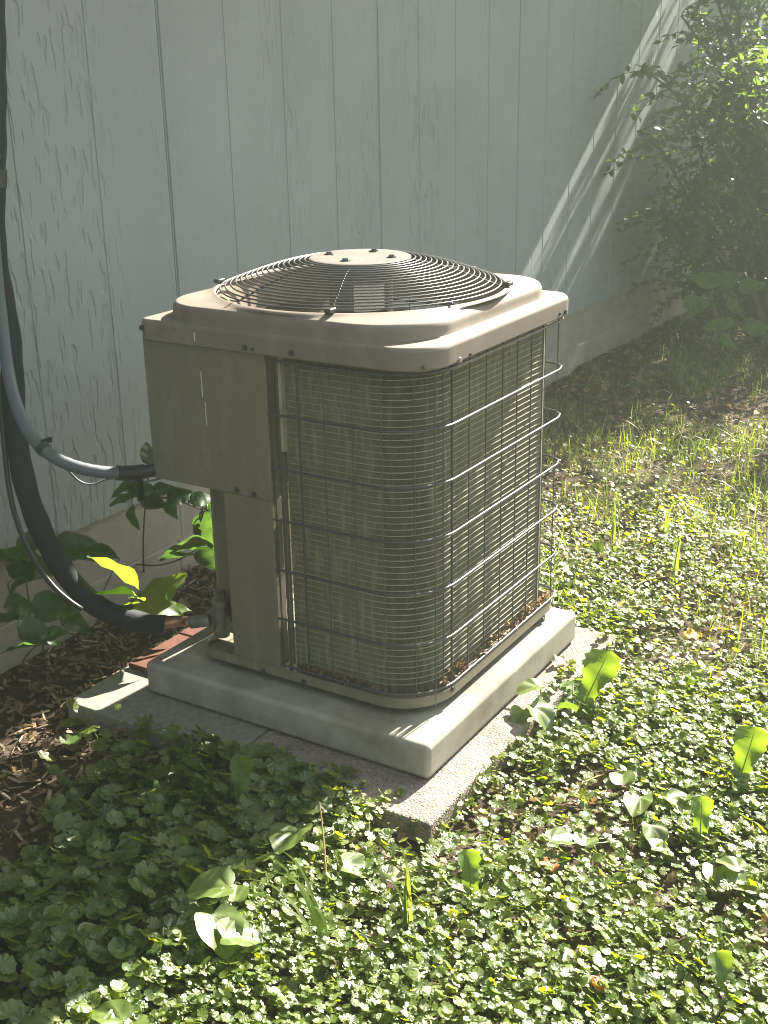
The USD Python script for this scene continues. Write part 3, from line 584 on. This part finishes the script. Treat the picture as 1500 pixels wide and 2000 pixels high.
# ------------------------------------------------------------------ mulch chips, litter, grass
def chips():
    N = 60000; x = rng.uniform(-1.3, 5.5, N); y = rng.uniform(-1.3, 1.28, N)
    m = np.clip((y - .55 + .3 * (patch(x, y, 4, 31) - .5) - .3 * np.minimum(x, 0)) / .2, 0, 1) * .55
    m = np.maximum(m, .07); m = np.where(x > 1.0, np.maximum(m * .35, .10), m)
    keep = (rng.uniform(0, 1, N) < m * np.where(x > 2.6, .6, 1)) & in_view(x, y, mx=120, my=120) & ~on_paver(x, y, .0)
    x, y = x[keep], y[keep]; n = len(x)
    z = ground_z(x, y) + rng.uniform(.002, .02, n)
    sc = np.c_[rng.uniform(.010, .042, n), rng.uniform(.003, .009, n), rng.uniform(.0015, .004, n)]
    q = quat(rng.uniform(0, 2 * PI, n), rng.normal(0, .25, n), rng.normal(0, .4, n))
    def chip(seed):
        R = np.random.default_rng(seed); v, f = box(-.5, .5, -.5, .5, -.5, .5); v = v + R.uniform(-.22, .22, v.shape); return v, f
    idx = np.where(rng.uniform(0, 1, n) < .22, 3 + rng.integers(0, 2, n), rng.integers(0, 3, n))
    scatter('mulch', [('wood_chip', chip(k), 'wood_chip' if k < 3 else 'wood_chip_pale', False) for k in range(5)], np.c_[x, y, z], q, sc, idx, 'shredded brown wood mulch along the foot of the wall', 'mulch')
    # dry curled leaves
    N = 26000; x = rng.uniform(-1.3, 6.5, N); y = rng.uniform(-1.3, 1.27, N)
    m = np.where(x > 1.0, .28, .13) * np.clip((patch(x, y, 3, 41) - .3) / .2, .15, 1)
    keep = (rng.uniform(0, 1, N) < m) & in_view(x, y, mx=120, my=120) & ~on_paver(x, y, .0)
    x, y = x[keep], y[keep]; n = len(x)
    protos = [('dry_leaf', blade_leaf(1, .32, oval, 7, 3, fold=.5, droop=(.5, -.4, .2)[k], seed=k, wave=.3), 'dry_leaf', True) for k in range(3)]
    scatter('leaf_litter', protos, np.c_[x, y, ground_z(x, y) + rng.uniform(.006, .026, n)], quat(rng.uniform(0, 2 * PI, n), rng.normal(0, .35, n), rng.normal(0, .6, n)), rng.uniform(.012, .045, n), rng.integers(0, 3, n), 'dry curled brown leaf litter on the ground right of the pad', 'leaf litter')
chips()

def grass_blade(seed, bend):
    R = np.random.default_rng(seed); g = []
    for u in np.linspace(0, 1, 7):
        w_ = .012 * (1 - u ** 1.8) + .0008
        for v in (-1, 1): g.append((bend * u ** 2, w_ * v, u * (1 - .35 * bend * u)))
    return np.array(g), grid_faces(7, 2)
def grasses():
    P, Q, SC, I = [], [], [], []
    def tuft(cx, cy, n, hmin, hmax, spread):
        for _ in range(n):
            a = rng.uniform(0, 2 * PI); r = spread * math.sqrt(rng.uniform(0, 1)); px_, py_ = cx + r * math.cos(a), cy + r * math.sin(a)
            if on_paver(px_, py_, .0): continue
            P.append((px_, py_, float(ground_z(px_, py_)))); Q.append(quat(rng.uniform(0, 2 * PI), rng.normal(0, .2), rng.normal(0, .2))); h = rng.uniform(hmin, hmax); SC.append((h, min(h, .16) * rng.uniform(.8, 1.1), h)); I.append(rng.integers(0, 4))
    N = 4200; x = rng.uniform(-.9, 4.9, N); y = rng.uniform(-1.2, 1.15, N)
    dens = np.where(x > .95, np.clip((patch(x, y, 2.5, 51) - .30) / .2, 0.12, 1) * .9 * np.clip((1.15 - y) / .3, .15, 1), .10)
    for a, b, d_ in zip(x, y, dens):
        if rng.uniform() < d_ and in_view(np.array(a), np.array(b), mx=150, my=150): tuft(a, b, rng.integers(5, 18), .035, rng.choice([.07, .10, .16]) if a > .95 else .09, .06)
    protos = [('grass_blade', grass_blade(k, (.25, .6, 1.0, .4)[k]), 'grass', True) for k in range(4)]
    scatter('grass', protos, np.array(P), np.array(Q), np.array(SC), I, 'sparse thin grass growing among the weeds right of the pad', 'grass')
    return len(P)
n_grass = grasses()

# debris caught on the base pan under the wire guard
n = 190; t = rng.uniform(.10, .70, n); xx = .10 + t * .95; side = rng.uniform(0, 1, n) < .8
dx_ = np.where(side, rng.uniform(.18, .77, n), rng.uniform(.085, .105, n)); dy_ = np.where(side, rng.uniform(.056, .080, n), rng.uniform(.18, .43, n))
scatter('leaf_debris', [('debris_bit', blade_leaf(1, .35, oval, 4, 3, fold=.6, droop=.4), 'dry_leaf', False)], np.c_[dx_, dy_, PZ1 + rng.uniform(.001, .014, n)], quat(rng.uniform(0, 6.28, n), rng.normal(0, .6, n), rng.normal(0, .8, n)), rng.uniform(.008, .02, n), np.zeros(n), 'dry leaf bits caught on the base pan behind the wire guard', 'leaf debris')

# ------------------------------------------------------------------ single plants
def stalk(a, b, r=.0016, sag=.0):
    a, b = np.asarray(a, float), np.asarray(b, float); m = (a + b) / 2 + np.array([0, 0, sag]); return tube(spline([a, m, b], 7), np.linspace(r * 1.3, r, 7), 5)
nrib, ribd = True, {}
def plant(name, label, category, base, leaves, m, stem='stem_green', group=None, path=None):
    """leaves: list of (shape, location, yaw, pitch, roll, size); each leaf is a part with its own stalk"""
    base = np.asarray(base, float); t = thing(name, label, category, base, group)
    for shp, loc, yaw, pit, rol, s in leaves:
        loc = np.asarray(loc, float); mm = m
        if isinstance(shp, tuple) and isinstance(shp[0], str): mm, shp = shp
        lf = obj('leaf', place(shp, loc, yaw, pit, rol, s), mm, t, smooth=True, off=base)
        if m == 'dandelion' and nrib:
            u = np.linspace(.03, .9, 8); pr = np.c_[u, 0 * u, -ribd.get(id(shp), .2) * u * u + .004]; obj('midrib', place(tube(pr, np.linspace(.011, .004, 8), 5), loc, yaw, pit, rol, s), 'stem_green', lf, smooth=True, off=base)
        root = base if path is None else path[int(np.argmin(np.linalg.norm(path - loc, axis=1)))]
        obj('leaf_stalk', stalk(root, loc, sag=.01), stem, lf, smooth=True, off=base)
    return t
def gpt(px, dz=0.0):
    p = ray(px, 2, GZ); p = ray(px, 2, float(ground_z(p[0], p[1])) + dz); return p
def atz(px, h): return ray(px, 2, GZ + h)
HL = [heart_leaf(k) for k in range(4)]
toCam = math.atan2(CAM[1] - .2, CAM[0] - .2)
def violet(label, base_px, spots):
    b = gpt(base_px); lv = []
    for k, (px, h, size, yaw, pit) in enumerate(spots):
        c = atz(px, h); lv.append((HL[k % 4], c - size * .45 * np.array([math.cos(yaw), math.sin(yaw), 0]), yaw, pit, rng.normal(0, .2), size))
    plant('violet_plant', label, 'violet plant', b, lv, 'violet')
violet('violet plant with big sunlit heart leaves at the edge of the shade, lower left', (445, 1850), [((430, 1810), .10, .085, 4.2, -.2), ((470, 1822), .09, .075, 5.6, -.1), ((385, 1815), .07, .075, 3.6, -.15), ((412, 1735), .11, .08, 2.2, .1), ((460, 1745), .10, .05, .6, .2)])
violet('violet plant with one big leaf half in shadow left of the dry yellow stalk', (600, 1700), [((565, 1640), .08, .085, 3.3, .25), ((700, 1690), .07, .065, 5.3, -.2)])
violet('violet plant hugging the sunlit side of the pad', (1058, 1410), [((1058, 1388), .08, .075, 4.4, -.35), ((1035, 1345), .10, .06, 2.4, .1), ((1015, 1395), .06, .05, 3.2, 0), ((1105, 1380), .07, .05, 5.6, 0)])
violet('violet plant with folded pale leaf in the sun at right edge', (1330, 1590), [((1330, 1565), .06, .065, 4.6, -.3), ((1245, 1570), .06, .06, 3.3, .1), ((1215, 1520), .06, .055, .5, .2), ((1345, 1530), .05, .05, 5.8, 0)])
violet('violet plant with dark and pale leaves amid the sunny ivy', (1285, 1650), [((1280, 1625), .06, .055, 3.9, -.3), ((1295, 1655), .05, .05, 5.3, -.2), ((1100, 1640), .06, .06, 5.4, .1), ((1145, 1640), .05, .05, .2, .1)])
violet('violet plant of white shining leaves near the lower right corner', (1430, 1730), [((1400, 1710), .06, .055, 3.4, .1), ((1455, 1725), .06, .06, 5.3, -.1), ((1425, 1690), .07, .05, 1.3, .2)])
violet('violet plant in deep shade at the left bottom', (170, 1830), [((185, 1835), .07, .085, 4.9, -.2), ((120, 1830), .06, .07, 3.0, 0), ((235, 1790), .06, .06, .4, 0)])
violet('violet plant with sunlit lobed leaf at the bottom edge', (215, 2010), [((215, 1985), .07, .06, 1.7, .2), ((250, 2000), .06, .07, .2, .1), ((165, 2005), .06, .08, 2.9, 0)])
violet('violet plant behind the wire guard at right of the unit', (1135, 1120), [((1112, 1108), .06, .06, 3.6, .1), ((1160, 1075), .07, .05, 1.2, .3), ((1425, 1045), .09, .055, 1.9, .3)])

DL = [blade_leaf(1, .17, dand, 21, 5, fold=.3, droop=d_, teeth=1, tooth=.10, seed=k, wave=.25) for k, d_ in enumerate((-.05, .25, .5))]
KEEP = []
def dandelion(label, base_px, spots, wide=1.0):
    b = gpt(base_px, .004); lv = []
    for k, (yaw, pit, size) in enumerate(spots):
        sh = DL[k % 3]; sh = (sh[0] * np.array([1, wide, 1]), sh[1]); KEEP.append(sh); ribd[id(sh)] = (-.05, .25, .5)[k % 3]; lv.append((sh, b + np.array([0, 0, .006]), yaw, pit, rng.normal(0, .15), size))
    plant('dandelion_plant', label, 'dandelion', b, lv, 'dandelion')
away = YAW
dandelion('dandelion with one glowing broad yellow-green leaf right of the pad', (1120, 1420), [(away - .80, .80, .20), (away - .1, .6, .14), (away + 2.4, .15, .12), (away - 1.6, .2, .12)], 1.7)
dandelion('dandelion with a glowing leaf at the right edge of the frame', (1430, 1570), [(away - .65, .85, .17), (away + 1.2, .25, .12), (away - 2.2, .2, .14)], 1.6)
dandelion('dandelion with a short upright leaf low on the right side', (1365, 1690), [(away - .2, .95, .13), (away + 1.5, .2, .09)], 1.2)
dandelion('dandelion with a dark toothed leaf amid the sunny ivy', (925, 1805), [(away + .1, .9, .13), (away - 1.9, .3, .08)], 1.2)
dandelion('dandelion with a tall narrow upright leaf in front of the slab, in shade', (475, 1630), [(away + .05, 1.15, .16), (away + .9, .7, .11), (away + 2.0, .5, .10)], 1.0)
dandelion('dandelion with a small leaf against the sunny slab', (1035, 1490), [(away + 1.2, .55, .08), (away - 2, .3, .06)], 1.1)
dandelion('dandelion with lit leaves at the bottom right corner', (1440, 2010), [(away + .2, .7, .12), (away - 1.0, .5, .10)], 1.3)
dandelion('dandelion with two small pale leaves in the lower left shade', (365, 1740), [(away + .2, 1.0, .10), (away + .7, .8, .08), (away - .9, .7, .09)], .9)
dandelion('dandelion with upright short leaves in the shade at left', (160, 1560), [(away + 1.1, .5, .10), (away - .5, .6, .10), (away + 2.3, .4, .08)], 1.1)

OV = [blade_leaf(1, .36, ovate, 12, 5, fold=.22, droop=d_, seed=k, wave=.08) for k, d_ in enumerate((.18, .35, .05, .5))]
def broadleaf(name, label, category, base_px, ydepth, spots, m='weed', stems=None):
    b = gpt(base_px); lv = []
    for k, (px, yd, size, yaw, pit, rol) in enumerate(spots):
        c = ray(px, 1, yd); mm = m; lv.append((OV[k % 4], c - size * .5 * np.array([math.cos(yaw) * math.cos(pit), math.sin(yaw) * math.cos(pit), math.sin(pit)]), yaw, pit, rol, size))
    if stems is None: return plant(name, label, category, b, lv, m)
    cs = [spline([b if q is None else ray(q[:2], 1, q[2]) for q in st], 24) for st in stems]
    t = plant(name, label, category, b, lv, m, path=np.vstack(cs))
    for c in cs: obj('stem', tube(c, np.linspace(.0032, .0016, 24), 6), 'bark', t, smooth=True, off=b)
    return t
broadleaf('broadleaf_weed', 'tall broadleaf weed with sunlit leaves under the shrub at right', 'weed', (1405, 680), .62,
  [((1375, 545), .75, .17, YAW + PI / 2, .5, .9), ((1362, 590), .78, .15, YAW - PI / 2, .3, .8), ((1425, 545), .7, .16, YAW - PI / 2, .4, .8), ((1445, 600), .62, .17, YAW - PI / 2 + .3, -.2, .7), ((1398, 635), .66, .18, YAW + PI / 2, .1, .8), ((1345, 615), .8, .13, YAW + PI / 2, -.3, .7), ((1470, 560), .6, .15, YAW - PI / 2, .2, .8), ((1420, 660), .6, .15, YAW - PI / 2, -.1, .6), ((1480, 640), .55, .16, YAW - PI / 2, .1, .8)], stems=[[None, (1402, 640, .64), (1390, 570, .72)], [(1402, 640, .64), (1440, 600, .62), (1465, 570, .6)]])
R_ = lambda k: k
# facing angles: image right is about yaw -1.0, image left about 2.1
IR, IL = YAW - PI / 2, YAW + PI / 2
broadleaf('broadleaf_weed', 'broadleaf weed with one glowing sunlit leaf behind the black pipe', 'weed', (275, 1200), .93,
  [((228, 1112), .915, .15, IL - .25, .75, .9), ((222, 1152), .90, .115, IL + .1, .35, .6), ((325, 1150), .97, .14, IR + .5, .55, .3), ((302, 1178), .90, .12, IR - .1, .1, .5), ((343, 1188), .93, .08, IR, .1, .2), ((268, 1165), .89, .05, IL + .8, .8, .2), ((250, 1180), .885, .06, IL, -.1, .4)])
broadleaf('broadleaf_weed', 'broadleaf weed with a wide dim leaf right beside the black pipe, against the wall', 'weed', (190, 1190), 1.15,
  [((162, 1085), 1.13, .19, IL + .2, .2, .7), ((150, 1060), 1.2, .12, IR + .3, .2, .6)], 'vine')
broadleaf('broadleaf_weed', 'broadleaf weed of dark round leaves left of the black pipe', 'weed', (60, 1300), 1.12,
  [((25, 1085), 1.18, .15, IL, .2, .8), ((62, 1105), 1.15, .13, IR + .2, -.1, .8), ((58, 1055), 1.2, .08, IR + 1.2, .7, .4), ((24, 1145), 1.12, .085, IL + .6, -.2, .8), ((45, 1188), 1.08, .10, IR + .6, -.4, .8), ((104, 1186), 1.05, .115, IR + .1, -.15, .9), ((5, 1212), 1.08, .09, IL, -.3, .7), ((75, 1235), 1.0, .10, IR, -.2, .6), ((40, 1262), 1.0, .09, IL, 0, .5), ((150, 1215), 1.03, .09, IR, -.4, .5), ((108, 1238), .98, .07, IR, .2, .4)], 'vine', stems=[[None, (64, 1200, 1.1), (50, 1120, 1.16), (60, 1060, 1.19)], [(62, 1210, 1.08), (30, 1180, 1.1), (15, 1140, 1.13)], [None, (90, 1245, 1.03), (130, 1215, 1.04)]])
broadleaf('vine_seedling', 'leafy vine seedling on a thin stem under the control box against the wall', 'vine', (283, 1130), 1.2,
  [((290, 884), 1.0, .075, IR + 1.7, .8, .5), ((240, 952), 1.05, .075, IL, -.2, .7), ((236, 978), 1.08, .07, IL + .2, -.3, .8), ((255, 1008), 1.05, .07, IR - 1.6, -.7, .9), ((300, 980), 1.03, .075, IR, -.2, .8), ((333, 993), 1.0, .06, IR - 1.2, -.6, .8), ((352, 968), .97, .075, IR + .5, .2, .8), ((395, 972), .93, .07, IR + .2, .3, .7), ((400, 1035), .90, .11, IR - 1.3, -.8, .9), ((365, 1062), .93, .145, IL, .1, .7), ((345, 1088), .97, .10, IL, -.1, .5), ((412, 1000), .92, .06, IR - 1.2, -.5, .6), ((280, 955), 1.0, .08, IR, 0, .6), ((405, 1090), .9, .08, IR - .8, -.5, .6), ((320, 955), 1.0, .06, IR + .3, .1, .7)], 'vine', stems=[[None, (280, 1050, 1.13), (284, 985, 1.06), (288, 940, 1.03), (292, 880, 1.0)], [(284, 985, 1.06), (310, 972, 1.02), (355, 980, .97), (405, 1000, .92)], [(284, 985, 1.06), (262, 965, 1.06), (238, 958, 1.06)], [None, (330, 1100, 1.05), (380, 1075, .95), (408, 1050, .91)]])
SH = [(-.05, .3, .09), (.8, .4, .08)]
broadleaf('broadleaf_weed', 'drooping broadleaf weed wilting over bare soil right of the pad', 'weed', (1345, 1300), .3,
  [((1322, 1328), float(gpt((1322, 1345))[1]), .07, IL + .2, -.4, .4), ((1346, 1350), float(gpt((1346, 1365))[1]), .075, IR - 1.4, -.7, .6), ((1366, 1338), float(gpt((1366, 1355))[1]), .075, IR - .5, -.6, .4)], 'violet')

# ------------------------------------------------------------------ fallen leaves, stalks, twigs
FL = blade_leaf(1, .36, oval, 9, 5, fold=.4, droop=.25, seed=3, wave=.35)
for px, s, yaw, m, lab in (((1075, 1702), .045, .4, 'orange_leaf', 'bright orange fallen leaf lying on the sunny ivy'),
                           ((1335, 1245), .055, IR + .2, 'yellow_leaf', 'yellow fallen leaf on a dead stem right of the pad'),
                           ((1228, 1180), .045, IL + .3, 'yellow_leaf', 'yellow fallen leaf lying in the weeds just beyond the pad'),
                           ((1082, 1303), .06, IR + .9, 'pale_leaf', 'pale curled dry leaf lying on the slab beside the pad'),
                           ((742, 1714), .05, IR, 'pale_leaf', 'pinkish dry leaf in the ivy in front of the pad'),
                           ((1165, 1938), .04, .2, 'orange_leaf', 'small rust coloured leaf near the bottom edge')):
    p = gpt(px, .052) if m != 'pale_leaf' or px[1] > 1500 else ray(px, 2, .004)
    if on_paver(p[0], p[1]): p = ray(px, 2, .006)
    obj('fallen_leaf', place(FL, p, yaw, .2, .3, s), m, smooth=True, label=lab, category='fallen leaf')
b = gpt((638, 1790)); obj('dry_stalk', tube(spline([b, (b + atz((628, 1570), .19)) / 2 + (.003, 0, 0), atz((624, 1568), .21)], 8), np.linspace(.0022, .0012, 8), 6), 'straw', smooth=True, label='thin upright orange-yellow dry stalk in front of the pad', category='stalk')
for pts, r, lab in ((((180, 1600), (245, 1582), (295, 1548)), .0035, 'thin brown twig lying across the shaded ivy at left'), (((205, 1605), (215, 1590), (200, 1575)), .0022, 'short forked twig end beside the shaded brown twig'),
                    (((360, 1548), (395, 1545), (430, 1541)), .003, 'pale straight twig in the shaded ivy in front of the slab'), (((110, 1285), (160, 1290), (215, 1297)), .006, 'dark bark stick lying in the mulch by the sunny slab'),
                    (((1100, 1565), (1130, 1535), (1180, 1512)), .003, 'thin twig in the sunny ivy on the right'), (((1240, 1145), (1275, 1130), (1330, 1125)), .003, 'pale dead stem beyond the far corner of the pad')):
    obj('twig', tube(spline([gpt(q, .040) for q in pts], 9), np.linspace(r, r * .6, 9), 6), 'bark' if r > .003 else 'straw', smooth=True, label=lab, category='twig')
def tall_grass(label, base_px, tips):
    b = gpt(base_px); t = thing('grass_tuft', label, 'grass tuft', b)
    for px, h in tips:
        e = atz(px, h); m_ = b * .45 + e * .55; m_[2] = max(b[2], e[2]) + .02; c = spline([b + rng.normal(0, .006, 3) * (1, 1, 0), m_, e], 9)
        sd = np.cross(e - b, [0, 0, 1]); sd /= np.linalg.norm(sd) + 1e-9; wd = .0028 * (1 - np.linspace(0, 1, 9) ** 2) + .0004
        g = np.stack([c - sd * wd[:, None], c + sd * wd[:, None] + np.array([0, 0, .001])], 1).reshape(-1, 3)
        obj('blade', (g, grid_faces(9, 2)), 'grass', t, smooth=True, off=b)
tall_grass('tuft of long arching grass blades at the edge of the shade', (640, 1880), [((470, 1718), .10), ((498, 1668), .13), ((515, 1705), .14), ((540, 1660), .14), ((450, 1745), .09), ((560, 1720), .12), ((590, 1780), .1), ((625, 1800), .08)])
tall_grass('upright thin grass tuft amid the sunny ivy in the foreground', (795, 1850), [((780, 1660), .17), ((785, 1700), .14), ((800, 1720), .13), ((815, 1740), .12), ((830, 1770), .1), ((760, 1760), .1), ((705, 1700), .12), ((840, 1800), .08)])
tall_grass('tall sunlit grass blades right behind the wire guard', (1195, 1080), [((1178, 985), .16), ((1195, 1000), .15), ((1210, 1025), .12), ((1214, 1015), .13), ((1180, 1020), .1)])
tall_grass('bright grass tuft in the middle of the sunny patch at right', (1320, 1140), [((1368, 1042), .17), ((1330, 1066), .13), ((1316, 1075), .12), ((1322, 1060), .13), ((1300, 1090), .1)])
tall_grass('grass tuft arching over the shaded litter at right', (1300, 1060), [((1400, 1010), .14), ((1345, 1005), .15), ((1295, 1020), .13), ((1430, 1045), .08), ((1370, 995), .14)])

# ------------------------------------------------------------------ shrubs and background trees
def shrub(name, label, category, base, tops, nleaf, leaf, m, seed, twig=.35, trunk_r=.02, ell=None, light=None, group=None, u0=.18):
    """branches from the base to the tops, twigs off them, leaves along the twigs"""
    R = np.random.default_rng(seed); base = np.asarray(base, float); t = thing(name, label, category, base, group); V, F, n0 = [], [], 0; tw = []
    paths = []
    for tp in tops:
        tp = np.asarray(tp, float); mid = base * .45 + tp * .55 + R.normal(0, .08, 3) + (0, 0, .15 * np.linalg.norm(tp - base)); c = spline([base + R.normal(0, .03, 3) * (1, 1, 0), mid, tp], 14); paths.append(c)
        obj('branch', tube(c, np.linspace(trunk_r, trunk_r * .25, 14), 6), 'bark', t, smooth=True, off=base)
    per = max(8, int(twig / .022)); ntw = nleaf // per
    for k in range(ntw):
        c = paths[k % len(paths)]; u = R.uniform(u0, 1.0); p = c[min(13, int(u * 13.99))]
        d_ = R.normal(0, 1, 3); d_[2] = d_[2] * .6 + .1; d_ /= np.linalg.norm(d_); L = twig * R.uniform(.5, 1.25)
        q = p + d_ * L; mid = (p + q) / 2 + (0, 0, .12 * L); q = q - np.array([0, 0, .12 * L]); c2 = spline([p, mid, q], per)
        tw.append(tube(c2[::max(1, per // 5)], .0022, 3, caps=False))
        for i_ in range(1, per):
            s = leaf * R.uniform(.65, 1.2); yaw = math.atan2(d_[1], d_[0]) + (1.0 if i_ % 2 else -1.0) + R.normal(0, .4)
            v, f = place(SL[R.integers(0, 3)], c2[i_], yaw, R.normal(-.15, .5), R.normal(0, .6), s); V.append(v); F.append(f + n0); n0 += len(v)
    V, F = np.vstack(V), np.vstack(F)
    obj('twigs', cat(tw), 'bark', t, off=base, kind='stuff')
    obj('foliage', (V, F), m, t, smooth=True, off=base, kind='stuff')
    return t
SL = [blade_leaf(1, .30, oval, 5, 3, fold=.25, droop=d_, seed=k) for k, d_ in enumerate((.1, .3, -.1))]
shrub('shrub', 'leafy shrub with small dark oval leaves growing against the wall at right', 'shrub', (4.95, .62, GZ),
      [ray(p_[:2], 1, p_[2]) for p_ in ((1265, 140, 1.05), (1330, 30, 1.1), (1290, 290, 1.0), (1290, 420, 1.0), (1320, 455, .95), (1400, 60, .9), (1450, 200, .8), (1480, 350, .7), (1400, 300, .9), (1360, 390, .85), (1450, 420, .7), (1440, 120, .6), (1390, 180, .95), (1350, -120, 1.0), (1440, -200, .8), (1350, 215, 1.1), (1480, 40, .7), (1500, 240, .6), (1330, 560, 1.05))], 8000, .046, 'shrub_leaf', 5, twig=.26, u0=.5)
shrub('shrub', 'taller shrub behind the wall shrub at the right frame edge', 'shrub', (5.6, .25, GZ),
      [(5.2, .5, 2.4), (5.4, -.1, 2.5), (5.9, .6, 2.7), (5.3, -.2, 1.4), (6.1, .1, 2.3), (5.6, .8, 2.0), (5.8, -.5, 2.4), (5.3, .2, .9), (5.9, -.4, 1.2), (6.0, 1.0, 2.6), (5.8, 1.15, 3.0), (5.7, 1.1, 2.2), (6.2, 1.1, 1.7)], 6000, .055, 'shrub_leaf', 8, twig=.42)
shrub('shrub', 'big dense shrub deep behind the others along the wall', 'shrub', (7.0, .4, GZ),
      [(6.6, .9, 2.2), (6.8, .1, 2.8), (7.4, .9, 2.9), (6.7, -.3, 1.6), (7.5, .1, 2.6), (7.0, .9, 1.2), (7.2, -.5, 2.4), (6.7, .3, .9), (7.3, -.4, 1.2), (6.6, .6, 3.1), (7.9, .6, 3.2), (7.0, 1.1, 2.6), (7.4, 1.15, 3.4)], 4500, .062, 'shrub_leaf', 18, twig=.5)
shrub('shrub', 'tall dense shrub pressed against the wall far right of the frame', 'shrub', (7.4, 1.0, GZ),
      [(7.2, .95, 3.2), (7.5, 1.1, 3.35), (7.4, .8, 3.0), (7.3, 1.15, 2.6), (7.6, .85, 2.6), (7.2, .8, 2.3), (7.5, 1.1, 2.0), (7.3, .95, 1.6), (7.6, .75, 1.8), (7.4, 1.1, 1.2), (7.3, .85, 2.9), (7.6, 1.0, 3.2)], 9000, .065, 'shrub_leaf', 21, twig=.34)
shrub('shrub', 'low shrub at the right edge shading the grass', 'shrub', (5.1, -.75, GZ),
      [(4.8, -.6, 1.3), (5.2, -1.1, 1.6), (5.5, -.6, 1.9), (4.8, -1.0, 1.0), (5.6, -1.1, 1.6), (5.0, -.4, .8), (5.3, -.3, 2.1)], 9000, .055, 'shrub_leaf', 9, twig=.40)
for k, (x, y, h, lab) in enumerate(((9.5, .6, 4.2, 'sunlit bushy tree far beyond the shrubs near the wall end'), (11.0, -2.6, 5.0, 'leafy tree far behind the shrubs at the right'), (8.3, -1.2, 2.2, 'mid green bush behind the shrubs'), (12.5, 2.6, 5.5, 'tree standing behind the house corner'))):
    R = np.random.default_rng(60 + k)
    tops = [(x + R.normal(0, .3 * h * .5), y + R.normal(0, .3 * h * .5), h * R.uniform(.35, 1.0)) for _ in range(12)]
    shrub('tree' if h > 3 else 'bush', lab, 'tree' if h > 3 else 'bush', (x, y, GZ), tops, 3000, .11, 'hedge_leaf', 70 + k, twig=.9, trunk_r=.06)
for k, (x, y, h) in enumerate(((-6.5, -1.0, 6.5), (-7.5, 3.0, 6.0), (-6.0, -4.8, 6.5), (-1.5, -10.0, 7.0), (5.0, -11.0, 7.0))):
    R = np.random.default_rng(160 + k)
    tops = [(x + R.normal(0, .22 * h), y + R.normal(0, .22 * h), h * R.uniform(.12, 1.0)) for _ in range(14)]
    shrub('tree', ('leafy tree behind the viewer opposite the control box', 'leafy tree behind the viewer nearest the house', 'leafy tree behind the viewer across the yard', 'leafy tree across the yard facing the house wall', 'leafy tree across the yard facing the shrubs')[k], 'tree', (x, y, GZ), tops, 3600, .22, 'hedge_leaf', 170 + k, twig=1.3, trunk_r=.1)
M['haze'] = usdkit.material(stage, '/World/Looks/haze', {'v': ('principled_volume', {'color': (.84, .98, .86), 'density': .0047, 'anisotropy': .4})}, [], volume='v.volume')
obj('haze', box(-40, 44, -40, 40, -1.3, 12.5), 'haze', kind='stuff', label='faint bright summer haze in the air', category='haze')
print('ivy', n_ivy, 'grass', n_grass)
